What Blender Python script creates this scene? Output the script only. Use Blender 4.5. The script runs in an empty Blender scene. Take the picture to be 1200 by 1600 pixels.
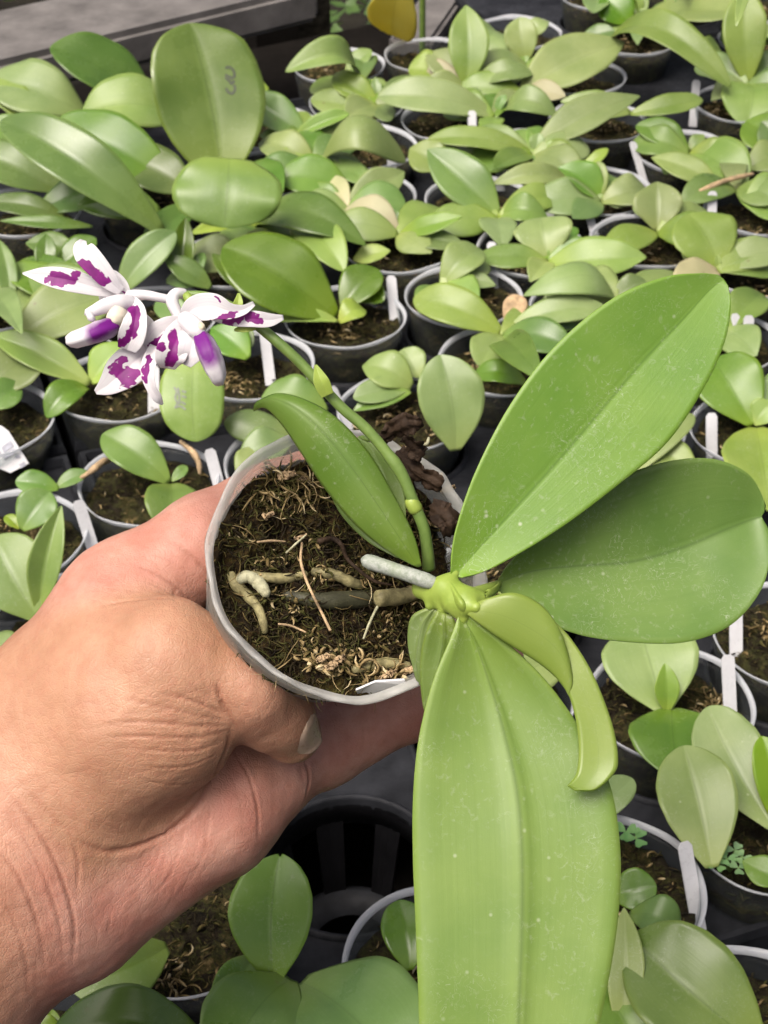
import bpy, bmesh, math, random
import numpy as np
from mathutils import Vector, Matrix, kdtree
from mathutils.bvhtree import BVHTree
from math import radians as R_

sc = bpy.context.scene
col = sc.collection

# ------------------------------------------------------------------ camera, sky, sun, exposure
F = 2450.0                      # focal length, in pixels of the 1200 x 1600 photograph
PITCH = R_(38.0)
RIM_Z = 0.031                   # rims of the pots stand 31 mm above the tray tops (z = 0)
CAM_Z = RIM_Z + 0.555
cam_data = bpy.data.cameras.new('camera')
cam = bpy.data.objects.new('camera', cam_data); col.objects.link(cam)
cam.location = (0, 0, CAM_Z); cam.rotation_euler = (math.pi/2 - PITCH, 0, 0)
cam_data.sensor_fit = 'VERTICAL'; cam_data.sensor_height = 36.0; cam_data.lens = F/1600*36
cam_data.clip_start = 0.01; cam_data.clip_end = 100
cam_data.dof.use_dof = True; cam_data.dof.focus_distance = 0.462
cam_data.dof.aperture_fstop = 42.0
sc.camera = cam
C0 = np.array([0, 0, CAM_Z])
FW = np.array([0, math.cos(PITCH), -math.sin(PITCH)])
UP = np.array([0, math.sin(PITCH), math.cos(PITCH)])
RT = np.array([1.0, 0, 0])
CAM3 = np.stack([RT, -UP, FW], 1)      # camera space (x right, y down, z deep) -> world

SUN_EL, SUN_AZ = 64.0, -132.0           # sun high, from the far left
world = bpy.data.worlds.new('World'); sc.world = world; world.use_nodes = True
wn = world.node_tree.nodes; wl = world.node_tree.links
sky = wn.new('ShaderNodeTexSky'); sky.sky_type = 'NISHITA'; sky.sun_disc = False
sky.sun_elevation = R_(SUN_EL); sky.sun_rotation = R_(SUN_AZ)
sky.air_density = 0.35; sky.dust_density = 9.0; sky.ozone_density = 0.0
bg = wn['Background']; wl.new(sky.outputs[0], bg.inputs[0]); bg.inputs[1].default_value = 0.115
sun_d = bpy.data.lights.new('sun', 'SUN'); sun_d.energy = 1.5; sun_d.angle = R_(34); sun_d.color = (1, 0.955, 0.89)
sun = bpy.data.objects.new('sun', sun_d); col.objects.link(sun)
az = R_(SUN_AZ); el = R_(SUN_EL)
sd = Vector((math.sin(az)*math.cos(el), math.cos(az)*math.cos(el), math.sin(el)))
sun.rotation_euler = (-sd).to_track_quat('-Z', 'Y').to_euler()
sc.view_settings.view_transform = 'Standard'; sc.view_settings.look = 'None'
sc.view_settings.exposure = 0.76; sc.view_settings.gamma = 1.0
sc.cycles.max_bounces = 8; sc.cycles.transparent_max_bounces = 12
sc.cycles.use_denoising = True

rnd = random.Random(7)

# ------------------------------------------------------------------ from photograph pixels to places
def P(px, py, d):
    """point at depth d (metres along the optical axis) on the ray of a photograph pixel"""
    return C0 + d*FW + (px-600)/F*d*RT - (py-800)/F*d*UP
def ray(px, py):
    return FW + (px-600)/F*RT - (py-800)/F*UP
def G(px, py, z=RIM_Z):
    """point where the ray of a pixel meets the level z"""
    v = ray(px, py); return C0 + v*((z-C0[2])/v[2])
def depth_of(p): return float(np.dot(np.asarray(p)-C0, FW))
def pix(p):
    q = np.asarray(p)-C0; d = np.dot(q, FW)
    return 600+np.dot(q, RT)/d*F, 800-np.dot(q, UP)/d*F
def nrm(v):
    v = np.asarray(v, float); return v/(np.linalg.norm(v)+1e-12)

# ------------------------------------------------------------------ objects
def mesh(name, V, Fc, uv=None, attrs=None, smooth=True):
    me = bpy.data.meshes.new(name)
    me.from_pydata([tuple(map(float, v)) for v in V], [], [tuple(map(int, f)) for f in Fc])
    if smooth: me.polygons.foreach_set('use_smooth', [True]*len(me.polygons))
    if uv is not None:
        li = np.zeros(len(me.loops), int); me.loops.foreach_get('vertex_index', li)
        lay = me.uv_layers.new(name='UVMap')
        lay.data.foreach_set('uv', np.asarray(uv, np.float32)[li].ravel())
    for k, a in (attrs or {}).items():
        at = me.attributes.new(k, 'FLOAT', 'POINT'); at.data.foreach_set('value', np.asarray(a, np.float32))
    me.update(); return me
def link(name, me, mat=None, parent=None, label=None, kind=None):
    o = bpy.data.objects.new(name, me); col.objects.link(o)
    if mat is not None and me is not None and not me.materials: me.materials.append(mat)
    if parent is not None:
        o.parent = parent
        w = Matrix.Translation(parent.location) if parent.parent is None else parent['_w'] and Matrix.Translation(parent['_w'])
        o.matrix_parent_inverse = w.inverted()
    if label: o['label'] = label
    if kind: o['kind'] = kind
    return o
def put(name, me, mat, parent, loc=(0,0,0), rz=0, kind=None):
    """a child set out in its parent's own frame (used for meshes that several things share)"""
    o = bpy.data.objects.new(name, me); col.objects.link(o); o.parent = parent
    o.location = loc; o.rotation_euler = (0, 0, rz)
    if mat is not None and not me.materials: me.materials.append(mat)
    if kind: o['kind'] = kind
    return o
def sub(name, me, mat, parent, kind=None):
    """a sub-part given in world coordinates under a part given in world coordinates"""
    o = bpy.data.objects.new(name, me); col.objects.link(o); o.parent = parent
    if mat is not None and not me.materials: me.materials.append(mat)
    if kind: o['kind'] = kind
    return o
def thing(name, label, cat, loc, group=None):
    o = bpy.data.objects.new(name, None); col.objects.link(o); o.location = tuple(map(float, loc))
    o.empty_display_size = 0.02
    o['label'] = label; o['category'] = cat
    if group: o['group'] = group
    return o
def tag(o, label, cat, group=None):
    o['label'] = label; o['category'] = cat
    if group: o['group'] = group
    return o

# ------------------------------------------------------------------ curves and surfaces
def crom(pts, n):
    """Catmull-Rom through pts (k x m), n samples"""
    pts = np.asarray(pts, float); k = len(pts)
    q = np.vstack([2*pts[0]-pts[1], pts, 2*pts[-1]-pts[-2]])
    t = np.linspace(0, k-1, n); i = np.minimum(t.astype(int), k-2); f = (t-i)[:, None]
    a, b, c, d = q[i], q[i+1], q[i+2], q[i+3]
    return 0.5*(2*b + (c-a)*f + (2*a-5*b+4*c-d)*f**2 + (3*b-a-3*c+d)*f**3)
def vnormals(V, Fc):
    V = np.asarray(V, float); Fc = np.asarray(Fc); n = np.zeros_like(V)
    fn = np.cross(V[Fc[:, 2]]-V[Fc[:, 0]], V[Fc[:, 3]]-V[Fc[:, 1]])
    for j in range(4): np.add.at(n, Fc[:, j], fn)
    return n/(np.linalg.norm(n, axis=1)[:, None]+1e-15)
def sheet(Lc, Mc, Rc, nu=8, thick=0.0012, bulge=0.0, wave=0.0, seed=0, rnd_=1.5, rib=1.0):
    """a leaf blade between a left edge, a midrib and a right edge (each n x 3): closed, with thickness"""
    n = len(Mc); s = np.linspace(-1, 1, 2*nu+1); m = len(s)
    V = np.zeros((n, m, 3)); rg = random.Random(seed)
    ph = [rg.uniform(0, 6.28) for _ in range(4)]
    along = nrm(Mc[-1]-Mc[0])
    side = Rc-Lc
    tang = np.gradient(Mc, axis=0)
    nn = np.cross(side, tang); nn /= (np.linalg.norm(nn, axis=1)[:, None]+1e-12)
    for j, sj in enumerate(s):
        E = Rc if sj > 0 else Lc; a = abs(sj)
        h = ((E-Mc)*nn).sum(1)[:, None]*nn                 # the rise of the margin, rounded towards the midrib
        V[:, j] = Mc + (E-Mc-h)*a + h*a**rnd_
    w = np.linalg.norm(side, axis=1)[:, None]
    t = np.linspace(0, 1, n)[:, None]
    for j, sj in enumerate(s):
        a = abs(sj)
        b = bulge*w*(4*a*(1-a))*0.5 + bulge*w*0.4*(1-math.exp(-a*7))*0
        wv = wave*w*(a**2)*(np.sin(9*t+ph[0]+(1 if sj > 0 else 3))*0.6+np.sin(17*t+ph[1]+sj)*0.4)
        gr = -0.006*rib*w*math.exp(-(a/0.045)**2)
        V[:, j] += nn*(b+wv+gr)
    uv = np.zeros((n, m, 2)); uv[:, :, 0] = (s[None, :]+1)/2; uv[:, :, 1] = t
    idx = np.arange(n*m).reshape(n, m)
    q = np.stack([idx[:-1, :-1], idx[:-1, 1:], idx[1:, 1:], idx[1:, :-1]], -1).reshape(-1, 4)
    Vt = V.reshape(-1, 3); N = vnormals(Vt, q)
    edge = np.minimum(1, (1-np.abs(s))*6+0.25)[None, :]*np.minimum(1, np.minimum(t, 1-t)*14+0.25)
    mid = 1+0.8*rib*np.exp(-(s/0.08)**2)[None, :]
    th = (thick*edge*mid).reshape(-1, 1)
    flip = 1 if True else -1
    Vb = Vt - N*th
    k = n*m
    qb = q[:, ::-1]+k
    rim = []
    b0 = list(idx[0, :]) + list(idx[1:, -1]) + list(idx[-1, ::-1][1:]) + list(idx[::-1, 0][1:-1])
    for i in range(len(b0)):
        a_, b_ = b0[i], b0[(i+1) % len(b0)]
        rim.append((b_, a_, a_+k, b_+k))
    return np.vstack([Vt, Vb]), np.vstack([q, qb, np.array(rim)]), np.vstack([uv.reshape(-1, 2)]*2)
def blade_rows(rows, n=44):
    """rows of (Lx,Ly,Mx,My,Rx,Ry,dL,dM,dR) in pixels and depth -> three smooth curves"""
    r = crom(np.array(rows, float), n)
    L = np.array([P(a[0], a[1], a[6]) for a in r]); M = np.array([P(a[2], a[3], a[7]) for a in r])
    R = np.array([P(a[4], a[5], a[8]) for a in r]); return L, M, R
def tube(pts, rad, ns=10, flat=None, close=True):
    """tapered tube through 3-D points"""
    pts = np.asarray(pts, float); n = len(pts); rad = np.broadcast_to(np.asarray(rad, float), (n,))
    T = np.gradient(pts, axis=0); T /= np.linalg.norm(T, axis=1)[:, None]+1e-12
    u = nrm(np.cross(T[0], [0.31, 0.17, 0.93])); V = []
    for i in range(n):
        u = nrm(u-np.dot(u, T[i])*T[i]); v = np.cross(T[i], u)
        for k in range(ns):
            a = 2*math.pi*k/ns
            V.append(pts[i]+rad[i]*(math.cos(a)*u+math.sin(a)*v))
    Fc = []
    for i in range(n-1):
        for k in range(ns):
            a, b = i*ns+k, i*ns+(k+1) % ns
            Fc.append((a, b, b+ns, a+ns))
    if close:
        V.append(pts[0]-T[0]*rad[0]*0.5); V.append(pts[-1]+T[-1]*rad[-1]*0.7)
        c0, c1 = n*ns, n*ns+1
        for k in range(ns):
            Fc.append((c0, (k+1) % ns, k)); Fc.append((c1, (n-1)*ns+k, (n-1)*ns+(k+1) % ns))
    return V, Fc
def join(parts):
    V = []; Fc = []
    for v, f in parts:
        o = len(V); V += list(v); Fc += [tuple(i+o for i in q) for q in f]
    return V, Fc
def lathe(prof, ns=64, wob=None):
    V = []; Fc = []; n = len(prof)
    for k in range(ns):
        a = 2*math.pi*k/ns
        for i, (r, z) in enumerate(prof):
            dz, dr = wob(a, i) if wob else (0, 0)
            V.append(((r+dr)*math.cos(a), (r+dr)*math.sin(a), z+dz))
    for k in range(ns):
        for i in range(n-1):
            a, b = k*n+i, ((k+1) % ns)*n+i
            Fc.append((a, b, b+1, a+1))
    return V, Fc

# ------------------------------------------------------------------ implicit surfaces (hand, crown)
def smin(a, b, k):
    h = np.clip(0.5+0.5*(b-a)/k, 0, 1); return b+(a-b)*h - k*h*(1-h)
def cone_sdf(X, a, b, ra, rb):
    a = np.asarray(a); b = np.asarray(b); ab = b-a; L = float(ab@ab)+1e-12
    t = np.clip(((X-a)@ab)/L, 0, 1)
    return np.linalg.norm(X-a-t[..., None]*ab, axis=-1)-(ra+(rb-ra)*t)
def surface_nets(f, lo, hi, h):
    xs = [np.arange(lo[i], hi[i]+h, h) for i in range(3)]
    n = [len(x) for x in xs]
    D = np.empty(n, np.float32)
    yy, zz = np.meshgrid(xs[1], xs[2], indexing='ij')
    for i, x in enumerate(xs[0]):
        X = np.stack([np.full_like(yy, x), yy, zz], -1); D[i] = f(X)
    S = D < 0
    c = np.zeros([k-1 for k in n], np.int8)
    for dx in (0, 1):
        for dy in (0, 1):
            for dz in (0, 1):
                c += S[dx:n[0]-1+dx, dy:n[1]-1+dy, dz:n[2]-1+dz]
    act = (c > 0) & (c < 8)
    ijk = np.argwhere(act); vid = -np.ones(act.shape, int); vid[act] = np.arange(len(ijk))
    acc = np.zeros((len(ijk), 3)); cnt = np.zeros(len(ijk))
    corners = [(a, b, c_) for a in (0, 1) for b in (0, 1) for c_ in (0, 1)]
    for p in corners:
        for ax in range(3):
            if p[ax]: continue
            q = list(p); q[ax] = 1
            A = D[ijk[:, 0]+p[0], ijk[:, 1]+p[1], ijk[:, 2]+p[2]]
            B = D[ijk[:, 0]+q[0], ijk[:, 1]+q[1], ijk[:, 2]+q[2]]
            m = (A < 0) != (B < 0)
            t = np.where(m, A/np.where(m, A-B, 1), 0)
            pt = np.tile(np.array(p, float), (len(ijk), 1)); pt[:, ax] += t
            acc[m] += pt[m]; cnt[m] += 1
    V = (ijk + acc/cnt[:, None])*h + np.array(lo)
    Fc = []
    for ax in range(3):
        sl0 = [slice(None)]*3; sl1 = [slice(None)]*3
        sl0[ax] = slice(0, n[ax]-1); sl1[ax] = slice(1, n[ax])
        a, b = S[tuple(sl0)], S[tuple(sl1)]
        e = np.argwhere(a != b); o1, o2 = (ax+1) % 3, (ax+2) % 3
        ok = (e[:, o1] > 0) & (e[:, o2] > 0) & (e[:, o1] < n[o1]-1) & (e[:, o2] < n[o2]-1)
        e = e[ok]; inside = a[tuple(e.T)]
        def cell(d1, d2):
            k = e.copy(); k[:, o1] -= d1; k[:, o2] -= d2; return vid[tuple(k.T)]
        q = np.stack([cell(1, 1), cell(0, 1), cell(0, 0), cell(1, 0)], 1)
        q[~inside] = q[~inside][:, ::-1]; Fc.append(q)
    Fc = np.vstack(Fc); Fc = Fc[(Fc >= 0).all(1)]
    return V, Fc

# ------------------------------------------------------------------ materials
def srgb(r, g, b):
    f = lambda c: (c/255/12.92 if c/255 <= 0.04045 else ((c/255+0.055)/1.055)**2.4)
    return (f(r), f(g), f(b), 1)
class NT:
    def __init__(s, name):
        s.m = bpy.data.materials.new(name); s.m.use_nodes = True; s.t = s.m.node_tree
        s.t.nodes.clear(); s.out = s.n('OutputMaterial')
    def n(s, typ, ins=None, **kw):
        nd = s.t.nodes.new('ShaderNode'+typ)
        for k, v in kw.items(): setattr(nd, k, v)
        for k, v in (ins or {}).items(): s.set(nd.inputs[k], v)
        return nd
    def set(s, sock, v):
        if isinstance(v, bpy.types.NodeSocket): s.t.links.new(v, sock)
        elif isinstance(v, bpy.types.Node): s.t.links.new(v.outputs[0], sock)
        else: sock.default_value = v
    def ramp(s, fac, stops, interp='LINEAR'):
        r = s.n('ValToRGB', {0: fac}); cr = r.color_ramp; cr.interpolation = interp
        while len(cr.elements) < len(stops): cr.elements.new(0.5)
        for e, (p, c) in zip(cr.elements, stops):
            e.position = p; e.color = c if len(c) == 4 else (*c, 1)
        return r.outputs[0]
    def mix(s, fac, a, b, mode='MIX'):
        m = s.n('Mix', data_type='RGBA', blend_type=mode)
        s.set(m.inputs[0], fac); s.set(m.inputs[6], a); s.set(m.inputs[7], b); return m.outputs[2]
    def math(s, op, a, b=0.0, c=0.0, clamp=False):
        m = s.n('Math', operation=op, use_clamp=clamp); s.set(m.inputs[0], a); s.set(m.inputs[1], b); s.set(m.inputs[2], c); return m.outputs[0]
    def maprange(s, v, a, b, c, d):
        m = s.n('MapRange'); s.set(m.inputs[0], v)
        for i, x in enumerate((a, b, c, d)): m.inputs[i+1].default_value = x
        return m.outputs[0]
    def noise(s, vec, scale, detail=3, rough=0.5, dist=0.0):
        return s.n('TexNoise', {'Vector': vec, 'Scale': scale, 'Detail': detail, 'Roughness': rough, 'Distortion': dist})
    def done(s, sh): s.set(s.out.inputs[0], sh); return s.m
    def bump(s, h, strength, dist=0.001, normal=None):
        b = s.n('Bump', {'Height': h, 'Strength': strength, 'Distance': dist})
        if normal is not None: s.set(b.inputs['Normal'], normal)
        return b.outputs[0]
def C4(c): return (*c, 1) if len(c) == 3 else c
def leaf_mat(name, c1, c2, basec, rough=0.42, dust=0.5, trans=0.18, rib=0.35, transc=None, coat=0.0, sb=0.09):
    k = NT(name)
    uv = k.n('UVMap').outputs[0]; ob = k.n('TexCoord').outputs['Object']; oi = k.n('ObjectInfo')
    geo = k.n('NewGeometry').outputs['Position']
    sep = k.n('SeparateXYZ', {0: uv}); u, v = sep.outputs[0], sep.outputs[1]
    mp = k.n('Mapping', {0: uv}); mp.inputs['Scale'].default_value = (42, 1.3, 1)
    streak = k.noise(mp, 1.0, 3, 0.55).outputs[0]
    blot = k.noise(geo, 34, 4, 0.55).outputs[0]
    c = k.mix(k.maprange(blot, 0.32, 0.68, 0, 1), C4(c1), C4(c2))
    c = k.mix(k.maprange(streak, 0.35, 0.7, 0, 0.12), c, C4([x*0.7 for x in c1[:3]]))
    # paler and yellower leaf base and leaf margin
    c = k.mix(k.maprange(v, 0.0, 0.26, 0.75, 0.0), c, C4(basec))
    a = k.math('ABSOLUTE', k.math('SUBTRACT', u, 0.5))
    c = k.mix(k.maprange(a, 0.46, 0.5, 0, 0.45), c, C4(basec))
    ribm = k.maprange(a, 0.0, 0.016, 1, 0)
    c = k.mix(k.math('MULTIPLY', ribm, rib), c, C4([x*0.5 for x in c1[:3]]))
    hsv = k.n('HueSaturation', {'Hue': k.maprange(oi.outputs['Random'], 0, 1, 0.485, 0.512), 'Saturation': k.maprange(k.math('FRACT', k.math('MULTIPLY', oi.outputs['Random'], 7.3)), 0, 1, 0.82, 1.08),
                                'Value': k.maprange(k.math('FRACT', k.math('MULTIPLY', oi.outputs['Random'], 13.7)), 0, 1, 0.84, 1.16), 'Color': c})
    c = hsv.outputs[0]
    # white specks of water scale and dust, brownish freckles
    sp = k.n('TexVoronoi', {'Vector': geo, 'Scale': 300, 'Randomness': 1.0})
    big = k.noise(geo, 60, 2).outputs[0]
    pick = k.maprange(k.n('SeparateColor', {0: sp.outputs['Color']}).outputs[0], 0.88, 0.92, 0, 1)
    dot = k.math('MULTIPLY', k.maprange(sp.outputs['Distance'], 0.06, 0.24, 1, 0), k.math('MULTIPLY', pick, k.maprange(big, 0.45, 0.62, 0, 1)))
    c = k.mix(k.math('MULTIPLY', k.math('MULTIPLY', dot, dust), 0.6), c, (0.56, 0.60, 0.45, 1))
    film = k.maprange(k.noise(geo, 480, 4, 0.7, 0.6).outputs[0], 0.56, 0.72, 0, 0.35*dust)
    film2 = k.math('MULTIPLY', film, k.maprange(k.noise(geo, 46, 3).outputs[0], 0.4, 0.62, 0.1, 1))
    c = k.mix(film2, c, (0.42, 0.46, 0.34, 1))
    # a few brown freckles and scars
    s2 = k.n('TexVoronoi', {'Vector': geo, 'Scale': 75, 'Randomness': 1.0})
    pk2 = k.maprange(k.n('SeparateColor', {0: s2.outputs['Color']}).outputs[1], 0.955, 0.965, 0, 1)
    d2 = k.math('MULTIPLY', k.maprange(k.math('ADD', s2.outputs['Distance'], k.math('MULTIPLY', streak, 0.25)), 0.14, 0.24, 1, 0), pk2)
    c = k.mix(k.math('MULTIPLY', d2, min(0.8, dust)), c, (0.15, 0.11, 0.05, 1))
    # fine pale scratches
    sc1 = k.n('TexNoise', {'Vector': geo, 'Scale': 190, 'Detail': 2.0, 'Distortion': 2.5}).outputs[0]
    scr = k.math('MULTIPLY', k.maprange(k.math('ABSOLUTE', k.math('SUBTRACT', sc1, 0.5)), 0.0, 0.012, 1, 0), k.maprange(k.noise(geo, 40, 2).outputs[0], 0.5, 0.66, 0, 0.5*dust))
    c = k.mix(scr, c, (0.5, 0.54, 0.42, 1))
    hgt = k.math('ADD', k.math('MULTIPLY', streak, 0.8), k.math('MULTIPLY', k.noise(geo, 120, 3).outputs[0], 0.7))
    nb = k.bump(hgt, sb, 0.0009)
    nb = k.bump(k.noise(geo, 2600, 2).outputs[0], 0.12, 0.0002, nb)
    ro = k.math('ADD', rough, k.math('ADD', k.math('MULTIPLY', film2, 0.8), k.maprange(blot, 0.3, 0.7, -0.05, 0.08)))
    p = k.n('BsdfPrincipled', {'Base Color': c, 'Roughness': ro, 'Normal': nb, 'Specular IOR Level': 0.5, 'Coat Weight': coat, 'Coat Roughness': 0.25})
    tc = k.mix(0.5, c, C4(transc or [c2[0]*1.6, c2[1]*1.7, c2[2]*0.5]))
    tr = k.n('BsdfTranslucent', {'Color': tc, 'Normal': nb})
    return k.done(k.n('MixShader', {0: trans, 1: p, 2: tr}))
M = {}
M['leaf_hero'] = leaf_mat('fresh_leaf', (0.112, 0.205, 0.030), (0.160, 0.255, 0.046), (0.195, 0.295, 0.038), 0.42, 1.0, 0.16, 0.5)
M['leaf_new'] = leaf_mat('new_leaf', (0.155, 0.285, 0.012), (0.20, 0.325, 0.018), (0.24, 0.36, 0.03), 0.33, 0.3, 0.25, 0.2, sb=0.02)
M['leaf_p'] = leaf_mat('pale_leaf', (0.155, 0.245, 0.050), (0.225, 0.315, 0.083), (0.25, 0.34, 0.06), 0.38, 0.85, 0.14)
M['leaf_m'] = leaf_mat('green_leaf', (0.098, 0.192, 0.030), (0.150, 0.255, 0.048), (0.21, 0.31, 0.045), 0.31, 0.6, 0.16)
M['leaf_d'] = leaf_mat('glossy_dark_leaf', (0.075, 0.155, 0.014), (0.115, 0.205, 0.026), (0.18, 0.28, 0.03), 0.25, 0.3, 0.2, 0.4, None, 0.2)
M['leaf_b'] = leaf_mat('bright_leaf', (0.20, 0.33, 0.03), (0.26, 0.39, 0.04), (0.38, 0.47, 0.06), 0.33, 0.2, 0.28)
M['leaf_t'] = leaf_mat('tan_leaf', (0.33, 0.34, 0.15), (0.40, 0.38, 0.19), (0.42, 0.36, 0.2), 0.5, 0.5, 0.12)
M['leaf_y'] = leaf_mat('yellow_leaf', (0.82, 0.74, 0.14), (0.86, 0.80, 0.20), (0.8, 0.74, 0.18), 0.5, 0.2, 0.35, 0.3, (0.9, 0.85, 0.2))
def plain(name, c, rough=0.5, var=0.25, scale=60, bump=0.3, spec=0.5, sss=0.0, c2=None, bd=0.001):
    k = NT(name); geo = k.n('NewGeometry').outputs['Position']
    nz = k.noise(geo, scale, 5, 0.6).outputs[0]
    cc = k.mix(k.maprange(nz, 0.3, 0.7, 0, 1), C4([x*(1-var) for x in c]), C4(c2 or [min(1, x*(1+var)) for x in c]))
    n2 = k.noise(geo, scale*6, 3, 0.6).outputs[0]
    p = k.n('BsdfPrincipled', {'Base Color': cc, 'Roughness': k.maprange(n2, 0.3, 0.7, rough-0.08, min(1, rough+0.12)), 'Specular IOR Level': spec,
                               'Normal': k.bump(k.math('ADD', nz, k.math('MULTIPLY', n2, 0.4)), bump, bd)})
    if sss: p.inputs['Subsurface Weight'].default_value = sss; p.inputs['Subsurface Scale'].default_value = 0.003; p.inputs['Subsurface Radius'].default_value = (1, .8, .5)
    return k.done(p)
def clear_mat(name, tcol, body, opac, rough=0.22, dirt=0.3):
    k = NT(name); geo = k.n('NewGeometry').outputs['Position']
    nz = k.noise(geo, 45, 5, 0.65, 0.4).outputs[0]
    fine = k.noise(geo, 320, 3, 0.6).outputs[0]
    cc = k.mix(k.maprange(nz, 0.5, 0.72, 0, dirt), C4(body), (0.16, 0.14, 0.09, 1))
    nb = k.bump(k.math('ADD', k.math('MULTIPLY', nz, 1.2), k.math('MULTIPLY', fine, 0.25)), 0.35, 0.0012)
    p = k.n('BsdfPrincipled', {'Base Color': cc, 'Roughness': k.maprange(fine, 0.3, 0.7, rough, rough+0.15), 'Normal': nb, 'Specular IOR Level': 0.6})
    tl = k.n('BsdfTranslucent', {'Color': cc})
    body_s = k.n('MixShader', {0: 0.45, 1: p, 2: tl})
    tr = k.n('BsdfTransparent', {'Color': C4(tcol)})
    lw = k.n('LayerWeight', {'Blend': 0.28}).outputs['Facing']
    fac = k.math('ADD', opac, k.math('ADD', k.math('MULTIPLY', lw, 0.34), k.maprange(nz, 0.45, 0.75, 0, 0.14)), clamp=True)
    return k.done(k.n('MixShader', {0: fac, 1: tr, 2: body_s}))
M['pot'] = clear_mat('dusty_clear_plastic', (0.90, 0.92, 0.92), (0.17, 0.185, 0.19), 0.04, 0.12, 0.5)
M['pot_rim'] = clear_mat('clear_plastic_rim', (0.92, 0.94, 0.96), (0.84, 0.87, 0.90), 0.58, 0.12, 0.25)
M['held_pot'] = clear_mat('milky_clear_plastic', (0.94, 0.94, 0.91), (0.76, 0.77, 0.72), 0.10, 0.25, 0.2)
M['held_rim'] = clear_mat('milky_plastic_rim', (0.94, 0.94, 0.91), (0.82, 0.83, 0.80), 0.42, 0.2, 0.1)
M['tray'] = plain('black_plastic', (0.012, 0.013, 0.0155), 0.55, 0.45, 40, 0.3, 0.13, c2=(0.030, 0.032, 0.037))
M['socket'] = plain('black_socket_plastic', (0.006, 0.006, 0.007), 0.4, 0.3, 40, 0.2, 0.3)
M['tag'] = plain('white_plastic_tag', (0.54, 0.55, 0.56), 0.3, 0.12, 50, 0.1, 0.5)
M['wood'] = plain('grey_weathered_board', (0.125, 0.118, 0.112), 0.75, 0.3, 30, 0.5, 0.25)
M['dark_post_and_shade'] = plain('dark_post_and_shade', (0.008, 0.007, 0.006), 0.9, 0.3, 20, 0.3, 0.04)  # black of the posts, and of the shade sheet under the trays
M['earth'] = plain('shade_blackened_earth', (0.006, 0.005, 0.004), 0.95, 0.5, 6, 0.8, 0.2, c2=(0.018, 0.016, 0.010), bd=0.02)  # earth colour blackened to stand in for the shade over the ground
M['weed'] = leaf_mat('weed_leaf', (0.05, 0.11, 0.02), (0.08, 0.16, 0.03), (0.1, 0.18, 0.03), 0.5, 0.1)
def moss_mat(name, cols, sc_=260):
    k = NT(name); geo = k.n('NewGeometry').outputs['Position']
    a = k.noise(geo, sc_*0.35, 5, 0.65, 0.5).outputs[0]; b = k.noise(geo, sc_*1.6, 6, 0.7, 1.0).outputs[0]
    c = k.ramp(k.math('ADD', k.math('MULTIPLY', a, 0.6), k.math('MULTIPLY', b, 0.4)), cols)
    return k.done(k.n('BsdfPrincipled', {'Base Color': c, 'Roughness': 0.92, 'Specular IOR Level': 0.2, 'Normal': k.bump(b, 0.9, 0.002)}))
M['moss'] = moss_mat('damp_moss', [(0.36, (0.006, 0.005, 0.003)), (0.47, (0.018, 0.013, 0.006)), (0.53, (0.030, 0.033, 0.008)), (0.59, (0.060, 0.045, 0.016)), (0.70, (0.24, 0.18, 0.08))])
M['held_moss'] = moss_mat('brown_peat_moss', [(0.36, (0.006, 0.004, 0.002)), (0.48, (0.020, 0.012, 0.004)), (0.54, (0.044, 0.027, 0.007)), (0.60, (0.060, 0.050, 0.011)), (0.74, (0.20, 0.15, 0.06))], 330)
def strand_mat():
    k = NT('moss_strand'); at = k.n('Attribute', attribute_name='tone').outputs['Fac']
    c = k.ramp(at, [(0.0, (0.006, 0.004, 0.002)), (0.3, (0.022, 0.015, 0.005)), (0.5, (0.050, 0.052, 0.010)), (0.68, (0.12, 0.085, 0.030)), (0.86, (0.36, 0.27, 0.13)), (1.0, (0.56, 0.47, 0.28))])
    tr = k.n('BsdfPrincipled', {'Base Color': c, 'Roughness': 0.8, 'Specular IOR Level': 0.25}); return k.done(tr)
M['strand'] = strand_mat()
M['root_pale'] = plain('pale_root', (0.42, 0.40, 0.24), 0.6, 0.35, 300, 0.4, c2=(0.5, 0.5, 0.33))
M['root_olive'] = plain('olive_root', (0.17, 0.15, 0.06), 0.65, 0.5, 260, 0.5, c2=(0.36, 0.32, 0.15))
M['root_dark'] = plain('dark_root', (0.045, 0.045, 0.022), 0.6, 0.5, 200, 0.5)
def silver_mat():
    k = NT('silver_root'); uv = k.n('UVMap').outputs[0]; geo = k.n('NewGeometry').outputs['Position']
    n1 = k.noise(geo, 700, 4, 0.7).outputs[0]; n2 = k.noise(geo, 120, 3).outputs[0]
    c = k.mix(k.maprange(n1, 0.35, 0.65, 0, 1), (0.20, 0.235, 0.18, 1), (0.36, 0.385, 0.345, 1))
    c = k.mix(k.maprange(n2, 0.5, 0.7, 0, 0.6), c, (0.22, 0.27, 0.17, 1))
    return k.done(k.n('BsdfPrincipled', {'Base Color': c, 'Roughness': 0.6, 'Normal': k.bump(n1, 0.4, 0.0006)}))
M['root_silver'] = silver_mat()
M['dead'] = plain('dead_leaf', (0.024, 0.014, 0.008), 0.7, 0.5, 160, 0.8, 0.2, c2=(0.055, 0.034, 0.020))
M['husk'] = plain('dry_husk', (0.42, 0.30, 0.17), 0.8, 0.4, 200, 0.5)
M['stem'] = plain('green_spike', (0.125, 0.215, 0.045), 0.42, 0.2, 140, 0.2, c2=(0.17, 0.26, 0.06))
M['stem_new'] = plain('yellow_green_stem', (0.215, 0.315, 0.045), 0.42, 0.12, 90, 0.15, sss=0.1, c2=(0.29, 0.38, 0.07))
M['ink'] = plain('faded_ink', (0.035, 0.05, 0.018), 0.5, 0.3, 300, 0.05)
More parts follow.
